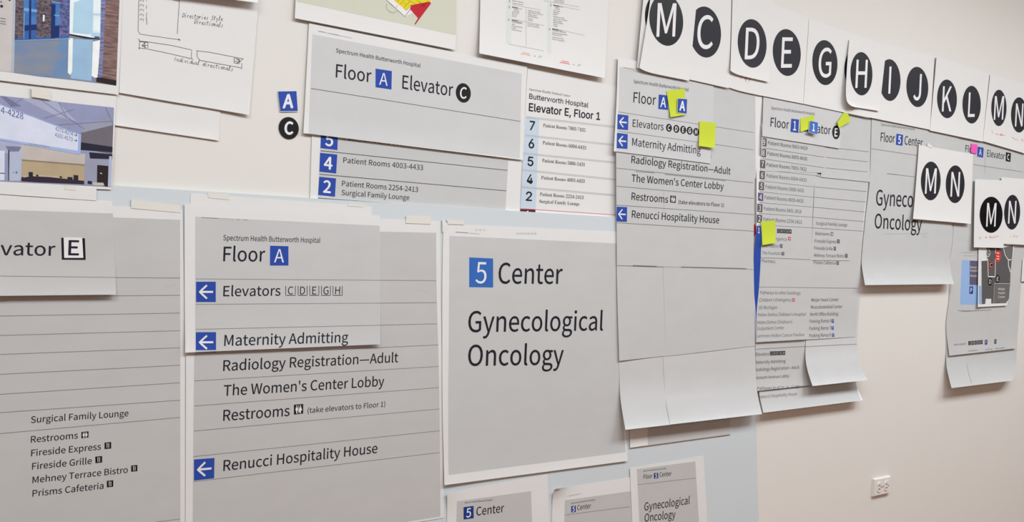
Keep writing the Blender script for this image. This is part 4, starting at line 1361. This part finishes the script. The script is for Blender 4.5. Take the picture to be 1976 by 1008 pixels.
plain('sticky_note', 'yellow sticky note tilted above the circled E on the Floor 1 directory', 'sticky note', [(1633.5, 209.8), (1616, 236.2)], [(1641.5, 234.6), (1618.6, 246.8)], zspec(8.4, 9.6, 3, .3, wob=0), 'yellow_note', nx=6, ny=6)
plain('sticky_note', 'yellow sticky note beside the blue band, lowest of the notes on the directory', 'sticky note', [(1468.4, 427.7), (1471.5, 473.4)], [(1496, 425.7), (1496.7, 469)], zspec(6.8, 7.4, 5, .3, wob=0), 'yellow_note', nx=6, ny=8)

# ================================================================== Floor 5 Center sheet and the map sign
T = Thing('map_sign', 'grey Floor A Elevator C map sign with a curled foot, rightmost sign', 'map sign', (1890, 740))
M0 = T.sheet([(1838, 230), (1834, 450), (1832, 560), (1827, 640), (1826, 693), (1828, 716), (1836.4, 749.5)], [(1995, 262), (1978, 450), (1969, 558), (1962, 672), (1960, 716), (1953.4, 735)], zspec(1.2, 1.6, 30, .84, 2, wob=.2), 12, 40, m='grey')
M1 = T.sheet([(1838, 230), (1840, 440), (1832.3, 507), (1835.4, 551), (1827.5, 610), (1826.3, 640), (1832, 687)], [(1997, 262), (1980, 450), (1970, 558), (1965, 629), (1960, 672.6)], zspec(2.4, 2.8, 6, .88, 2, wob=.1), 12, 34, m='grey')
KT(T, 'gyn', 'Floor', 893, 304, 987, 323, 52)
T.badge(K('gyn', 993, 265, 1042, 275, 1037, 355, 988, 345), 'A', .62, 'blue', w=.02)
KT(T, 'gyn', 'Elevator', 1069, 345, 1212, 370, 54, 'ink')
T.badge(K('gyn', 1222, 310, 1263, 318, 1258, 390, 1220, 382), 'C', .6, 'black', w=.04, name='elevator_badge')
T.rules([(1877, 317.6, 1974, 332)], .9, 'rule')
T.rules([(*K('gyn', 1055, 292)[0], *K('gyn', 1050, 480)[0]), (*K('gyn', 832, 195)[0], *K('gyn', 830, 300)[0])], .7, 'ink_grey', name='seams_and_shade')
q_ = lambda *c: K('map', *c)
T.panel(q_(115, 232, 350, 240, 340, 856, 90, 850), 'map_blue', nx=6, ny=8, name='map_ground')
k = T.ink('map_block', label='dark slate building block on the map')
k.quad(q_(226, 240, 384, 246, 376, 580, 222, 576), 'map_slate')
for y, s_ in ((346, 'Renucci'), (392, 'Hospitality'), (464, 'House')):
    k.text(s_, q_(232, y)[0], q_(322 if len(s_) < 9 else 345, y)[0], 4.2, 'print_white')
k.done()
T.badge(q_(222, 598, 272, 600, 268, 704, 218, 700), 'P', .62, 'blue_deep', w=.03, name='parking_badge')
M2 = T.sheet([(1888.8, 462), (1887.5, 530), (1886.9, 593)], [(1962, 440), (1951, 520), (1943.4, 590)], zspec(5.4, 5.8, 2, .8, left=3, wob=.1), 8, 12)
T.panel(q_(352, 590, 384, 590, 384, 846, 350, 846), 'map_blue', on=M2, nx=2, ny=4, name='map_ground')
k = T.ink('map_drawing', on=M2, label='dark grey hospital floor map with white paths')
k.poly(q_(384, 246, 468, 240, 456, 60, 690, 60, 830, 20, 790, 420, 786, 550, 780, 610, 770, 760, 736, 800, 728, 830, 522, 836, 524, 770, 446, 768, 440, 842, 384, 846), 'map_grey')
k.poly(q_(690, 60, 830, 20, 800, 210, 760, 215), 'map_grey_light')
k.poly(q_(568, 556, 782, 560, 768, 770, 730, 826, 552, 830), 'map_grey_light')
for c, w_ in (((384, 238, 388, 846), 1.2), ((386, 228, 475, 218, 480, 462, 576, 462, 584, 60), 2.2), ((692, 70, 716, 160, 758, 230, 800, 225), 2.0), ((760, 225, 762, 310, 790, 400), 2.6), ((568, 556, 782, 560), .6), ((568, 556, 552, 830), .6)):
    k.line(q_(*c), w_, 'print_white', eps=.0004)
k.ellipse(q_(616, 178)[0], (11.5, 22.5), 'map_red', .0005)
for y in (136, 178, 214):
    k.line(q_(596, y - 4, 632, y + 4), 1.6, 'print_white', eps=.0006)
for i, s_ in enumerate(('Meijer', 'Heart', 'Center')):
    k.text(s_, q_(620, 648 + i * 55)[0], q_(714, 648 + i * 55)[0], 4.2, 'print_white', eps=.0005)
k.done()
for ch, x, y, ring in (('G', 479, 132, 'print_white'), ('C', 518, 300, 'map_red'), ('D', 506, 530, 'black'), ('E', 612, 494, 'black')):
    k = T.ink('map_disc', on=M2)
    k.ellipse(q_(x, y)[0], (8, 15.5), ring, .0005)
    k.ellipse(q_(x, y)[0], (6.4, 12.8), 'black', .00056)
    c_ = q_(x, y)[0]
    V_, F_, a_, b_ = outline(ch)
    k.text(ch, (c_[0] - 2.1, c_[1] + 4.2), (c_[0] + 2.0, c_[1] + 4.2), 8.2, 'print_white', eps=.00064)
    k.done()
k = T.ink('legend_lettering')
k.text('Map Legend', K('leg', 122, 674)[0], K('leg', 188, 668)[0], 3.6, 'ink_grey')
k.text('Elevators', K('leg', 205, 710)[0], K('leg', 257, 704)[0], 3.2, 'ink_grey')
k.text('Parking', K('leg', 301, 703)[0], K('leg', 340, 698)[0], 3.2, 'ink_grey')
k.text('Information', K('leg', 356, 697)[0], K('leg', 412, 690)[0], 3.2, 'ink_grey')
k.done()
for i, ch in enumerate('CDEGH'):
    x, y = 203 + i * 17, 649 - i * 1.4
    T.badge(K('leg', x, y, x + 14, y - 1, x + 14, y + 22, x, y + 23), ch, .6, 'black', name='elevator_badge')
T.badge(K('leg', 298, 642, 312, 641, 311, 668, 297, 669), 'P', .6, 'blue_deep', name='parking_badge')
T.badge(K('leg', 352, 638, 365, 637, 364, 664, 351, 665), 'i', .6, 'row_grey', name='information_icon')
k = T.ink('seams_and_shade')
k.line(q_(60, 934, 240, 938, 520, 926), .9, 'ink_grey', sub=3)
k.line(q_(100, 128, 340, 134), .5, 'ink_grey')
k.line(q_(140, 168, 200, 176, 322, 170), 1.2, 'ink_faint')
k.line(K('leg', 195, 778, 203, 830, 222, 890), .8, 'ink_grey', sub=4)
k.line(K('leg', 160, 480, 335, 470), .8, 'ink_grey')
k.done()
plain('sticky_note', 'small pink sticky note on the word Floor of the map sign', 'sticky note', [(1874.3, 277), (1873.6, 295)], [(1886.4, 279.5), (1885, 297)], zspec(4.6, 5.6, wob=0), 'pink_note', nx=4, ny=4)
plain('paper_sheet', 'sliver of a white sheet at the right edge of the frame beside the map', 'paper', [(1973.5, 500), (1971, 543.5)], [(2020, 500), (2020, 543)], zspec(5, 6, wob=0), nx=4, ny=4)

T = Thing('paper_sign', 'grey Floor 5 Center Gynecological Oncology sign partly covered by the loose M N card', 'paper sign', (1760, 545))
H0 = T.sheet([(1682, 225), (1679, 340), (1671, 415), (1664.5, 480), (1663, 512), (1669.5, 550.5)], [(1850, 262), (1842, 360), (1836.5, 440), (1833, 500), (1835, 524), (1841, 548.5)], zspec(4.0, 4.4, 24, .8, 2.4, wob=.2), 14, 36, 'grey')
KT(T, 'gyn', 'Spectrum Health Butterworth Hospital', 210, 93, 484, 132, 17, 'ink_grey')
KT(T, 'gyn', 'Floor', 206, 222, 320, 235, 72)
T.badge(K('gyn', 335, 160, 389, 170, 383, 258, 330, 250), '5', .68, w=.04)
KT(T, 'gyn', 'Center', 400, 247, 546, 268, 70)
KT(T, 'gyn', 'Gynecological', 168, 740, 467, 756, 126, sub='Gyneco')
KT(T, 'gyn', 'Oncology', 157, 926, 538, 950, 118)
T.rules([(1680.7, 287, 1770, 300.3), (*K('gyn', 345, 494)[0], *K('gyn', 480, 510)[0])], .9, 'rule')
T.rules([(*K('gyn', 258, 484)[0], *K('gyn', 345, 494)[0])], 1.3, 'ink_grey', name='seams_and_shade')
T.rules([(*K('gyn', 240, 972)[0], *K('gyn', 590, 970)[0]), (*K('gyn', 540, 985)[0], *K('gyn', 580, 1002)[0])], .7, 'ink_faint', name='seams_and_shade')

# ================================================================== letter cards
GC = 'white cards with black letter discs'


def card(label, L, R, z, discs, anchor, notes=None, **kw):
    T = Thing('letter_card', label, 'card', anchor, GC)
    T.sheet(L, R, z, kw.get('nx', 16), kw.get('ny', 16), sag=kw.get('sag', 0))
    for ch, c, wh, m_, cuts in discs:
        T.disc(c, wh, ch, .645, m_, cuts=cuts, w=.008)
    if notes:
        k = T.ink('red_notes', label='red pen scribble')
        for w_, pts in notes:
            k.line(pts, w_, 'red_pen')
        k.done()
    return T


card('white card with a circled C, its left half covered by a blacker M card', [(1247, -60), (1229, 131)], [(1413, -50), (1407, 170.5)], zspec(8.8, 9.2, 1.5, .7, wob=.1),
     [('', (1277.5, 36), (66, 100), 'black_soft', ()), ('C', (1361, 62), (62, 98.5), 'black_soft', ())], (1330, 168))
card('white card with a deep black M disc, leftmost of the letter row', [(1262, -60), (1252, 20), (1234, 131)], [(1352, -50), (1345, 0), (1330, 156)], zspec(10.6, 11.2, 2, .6, left=4, wob=.1),
     [('M', (1286, 38.5), (66, 100), 'black_deep', ())], (1290, 150), sag=6)
card('white card holding the circled E, with the D card taped over its left half', [(1416, -20), (1406.5, 168.5)], [(1561, 34), (1550, 200.5)], zspec(7.2, 7.6, 1.5, .7, wob=.1),
     [('E', (1518.5, 101.5), (54.5, 90.5), 'black_soft', ())], (1500, 195),
     [(.9, [(1420, 143), (1428, 145.5), (1434, 148)]), (.8, [(1432, 149), (1429.5, 153)]), (1.6, [(1436.5, 153.5), (1440, 149), (1439.5, 157.5)]), (1.2, [(1443, 149), (1447, 150), (1445, 158)]), (1.2, [(1453, 151), (1461, 154)])], sag=4)
card('white card with a circled D, its loose foot above red scribbles', [(1414, -20), (1412.5, 30), (1409.6, 136)], [(1492, 0), (1484, 158.5)], zspec(8.6, 8.9, 5, .6, left=3, wob=.1),
     [('D', (1451.7, 84), (56.2, 93.8), 'black_soft', ())], (1450, 150), sag=6)
card('white card with a circled G just left of the curled H card', [(1561.5, 36), (1550.5, 200.5)], [(1690, 80), (1677, 227.5)], zspec(6.6, 7.0, 2, .7, wob=.2),
     [('G', (1592, 121), (49, 87), 'black', ()), ('', (1651, 136), (43, 84), 'black', ())], (1610, 214),
     [(.9, [(1643, 206.5), (1649, 209)]), (.9, [(1646, 207), (1643.5, 214)])])
card('white card with discs I and J, between the H card and the K L card', [(1690, 80), (1676.5, 226.5)], [(1803.5, 107.5), (1794.5, 250.5)], zspec(6.4, 7.0, 2, .7, wob=.2),
     [('I', (1717, 154.7), (42, 81), 'black_soft', ()), ('J', (1770.3, 168), (42.6, 78), 'black_soft', ())], (1735, 240))
card('white card with a circled H, its lower left corner curled away from the wall', [(1639, 76), (1634.5, 130), (1632.5, 185), (1638, 201), (1648, 206.5)], [(1711, 87), (1704, 150), (1697, 214.5)], zspec(9.4, 9.8, 4, .7, left=14, wob=.1),
     [('H', (1662.4, 142.5), (42.8, 84), 'black', ())], (1665, 208), ny=24)
card('white card with discs K and L in the upper right row', [(1807.5, 108.5), (1794.5, 252)], [(1909.5, 141), (1896.2, 273.5)], zspec(7.2, 7.8, 2, .7, wob=.2),
     [('K', (1827.5, 191), (38.6, 75), 'black_soft', ()), ('L', (1875, 202.2), (35.6, 73.2), 'black_soft', ())], (1845, 262))
card('white card with discs M and N over red arrows, rightmost of the upper row', [(1911, 141.5), (1896.6, 272.5)], [(1992, 168), (1980, 297)], zspec(6.6, 7.2, 2, .7, wob=.2),
     [('M', (1927.6, 208.4), (29.6, 70.6), 'black_soft', ()), ('N', (1966.6, 222), (31.5, 68.4), 'black_soft', ())], (1935, 284),
     [(.8, K('kl', 700, 790, 716, 802, 706, 814)), (.8, K('kl', 734, 810, 742, 826, 748, 812, 764, 832, 768, 818)), (.8, K('kl', 800, 818, 774, 824, 796, 836)), (.7, K('kl', 776, 826, 822, 832)),
      (.8, K('kl', 880, 850, 902, 856, 894, 866)), (.8, K('kl', 904, 862, 916, 872, 924, 860, 936, 880)), (.8, K('kl', 984, 862, 960, 872, 985, 884))])
card('loose white card with discs M and N over the Floor 5 Center sign', [(1773.2, 279.8), (1768, 350), (1762, 422.6)], [(1877.6, 297.4), (1875.6, 365), (1873.2, 432.2)], zspec(8.5, 9.5, 5, .6, left=3, wob=.2),
     [('M', (1796.2, 349.5), (38.2, 75.2), 'black_soft', ()), ('N', (1843.3, 355.8), (36.4, 73.2), 'black_soft', ())], (1815, 427))
card('loose white card with an N disc, tucked behind the deep black M card', [(1932.5, 342), (1936.5, 471)], [(1990, 347), (1988, 473.4)], zspec(8.6, 9.6, 3, .6, wob=.1),
     [('N', (1953.2, 409.8), (31, 67.4), 'black_soft', ())], (1960, 472),
     [(.8, K('mn', 806, 768, 814, 758)), (.8, K('mn', 830, 766, 838, 750, 842, 768, 852, 756, 856, 768, 870, 758))])
card('loose white card with one deep black M disc below the upper letter row', [(1881.6, 345.8), (1880, 410), (1879.2, 477.6)], [(1932.6, 348), (1937.2, 420), (1936.6, 478.8)], zspec(10.8, 11.6, 3, .6, left=2, wob=.1),
     [('M', (1912.8, 414.8), (44.4, 70), 'black_deep', ())], (1908, 478),
     [(.8, K('mn', 578, 764, 580, 784)), (.8, K('mn', 586, 768, 596, 766, 588, 784)), (.8, K('mn', 624, 768, 636, 772)), (.8, K('mn', 630, 760, 630, 780)), (.9, K('mn', 652, 762, 668, 762, 656, 778, 674, 764, 680, 776, 692, 756, 694, 774, 706, 762, 724, 760))])

# ================================================================== masking tape
GT = 'strips of masking tape'
for lab, a in (('cream tape strip joining the two photo prints at the far left', (61, 168, 98, 174, 98, 193, 61, 187)),
               ('cream tape strip on the paper strip under the reception desk photo print', (124, 357, 147, 359.5, 147, 368, 124, 366)),
               ('long cream tape strip above the tall Elevator E sign', (253, 384.5, 349, 397, 348, 411, 253, 402)),
               ('tape strip at the top left of the blank sheet above the large Floor A sign', (401, 372, 440, 375, 443, 386, 402, 382)),
               ('tape strip at the top right of the blank sheet above the large Floor A sign', (672, 392, 703, 395, 702, 400, 671, 398)),
               ('cream tape strip over the top edge of the large Floor A sign, right of centre', (784, 416, 832, 417.5, 831, 433, 783, 431)),
               ('pale tape strip over the top left corner of the 5 Center sign', (862, 424, 895, 425, 895, 434, 864, 433)),
               ('white tape tab at the top of the loose M N card', (1792, 276, 1801, 284, 1798, 286, 1789, 282))):
    zz = {61: 6.6, 124: 9.5, 253: 7.8, 401: 7.4, 672: 7.4, 784: 7.9, 862: 8.2, 1792: 9.4}[a[0]]
    plain('masking_tape', lab, 'tape', [a[0:2], a[6:8]], [a[2:4], a[4:6]], zspec(zz, wob=0), 'tape' if a[0] < 1700 else 'paper', GT, 4, 2)

# ================================================================== wall outlet
T = Thing('wall_outlet', 'white horizontal electrical outlet low on the bare wall at the right', 'outlet', (1698, 957))
o_ = at((1698.3, 938), 0)
hw = (at((1715, 936), .006).x - at((1682.5, 940), .006).x) / 2
hh = (at((1698, 921.5), .006).z - at((1698, 955.5), .006).z) / 2
bm = bmesh.new()
bmesh.ops.create_cube(bm, size=1)
for v in bm.verts:
    fr = v.co.y < 0
    v.co = Vector((v.co.x * 2 * (hw - (.002 if fr else 0)), -0.0045 + v.co.y * 0.0085, v.co.z * 2 * (hh - (.002 if fr else 0))))
bmesh.ops.bevel(bm, geom=[e for e in bm.edges if all(v.co.y < -0.005 for v in e.verts)], offset=.0012, segments=2, affect='EDGES')


def bm_obj(bm, name, m, parent, loc):
    me = bpy.data.meshes.new(name)
    bm.to_mesh(me)
    bm.free()
    me.materials.append(MATS[m])
    o = bpy.data.objects.new(name, me)
    COL.objects.link(o)
    o.parent = parent
    o.location = loc - world_loc(parent)
    return o


bm_obj(bm, 'cover_plate', 'plastic', T.o, o_)
for sx in (-1, 1):
    bm = bmesh.new()
    bmesh.ops.create_cone(bm, cap_ends=True, segments=28, radius1=hh * .62, radius2=hh * .58, depth=.002)
    for v in bm.verts:
        x, y, z = v.co
        v.co = Vector((max(-hh * .44, min(hh * .44, x)), -z, y))
    rc = bm_obj(bm, 'receptacle', 'plastic', T.o, o_ + Vector((sx * hw * .42, -.0095, 0)))
    b = MB()
    c_ = o_ + Vector((sx * hw * .42, -.0106, 0))
    for dz in (-1, 1):
        b.box((c_.x - hh * .26, c_.y - .0003, c_.z + dz * hh * .2 - hh * .05), (c_.x + hh * .1, c_.y, c_.z + dz * hh * .2 + hh * .05), 'slot')
    b.add([(c_.x + hh * .27 + hh * .09 * math.cos(a), c_.y - .0003, c_.z + hh * .09 * math.sin(a)) for a in [i * math.pi / 5 for i in range(10)]], [tuple(range(9, -1, -1))], 'slot')
    b.build('slots', rc)
bm = bmesh.new()
bmesh.ops.create_cone(bm, cap_ends=True, segments=12, radius1=hh * .08, radius2=hh * .07, depth=.001)
for v in bm.verts:
    x, y, z = v.co
    v.co = Vector((x, -z, y))
bm_obj(bm, 'screw', 'slot', T.o, o_ + Vector((0, -.0092, 0)))

bpy.data.objects.remove(_ob)
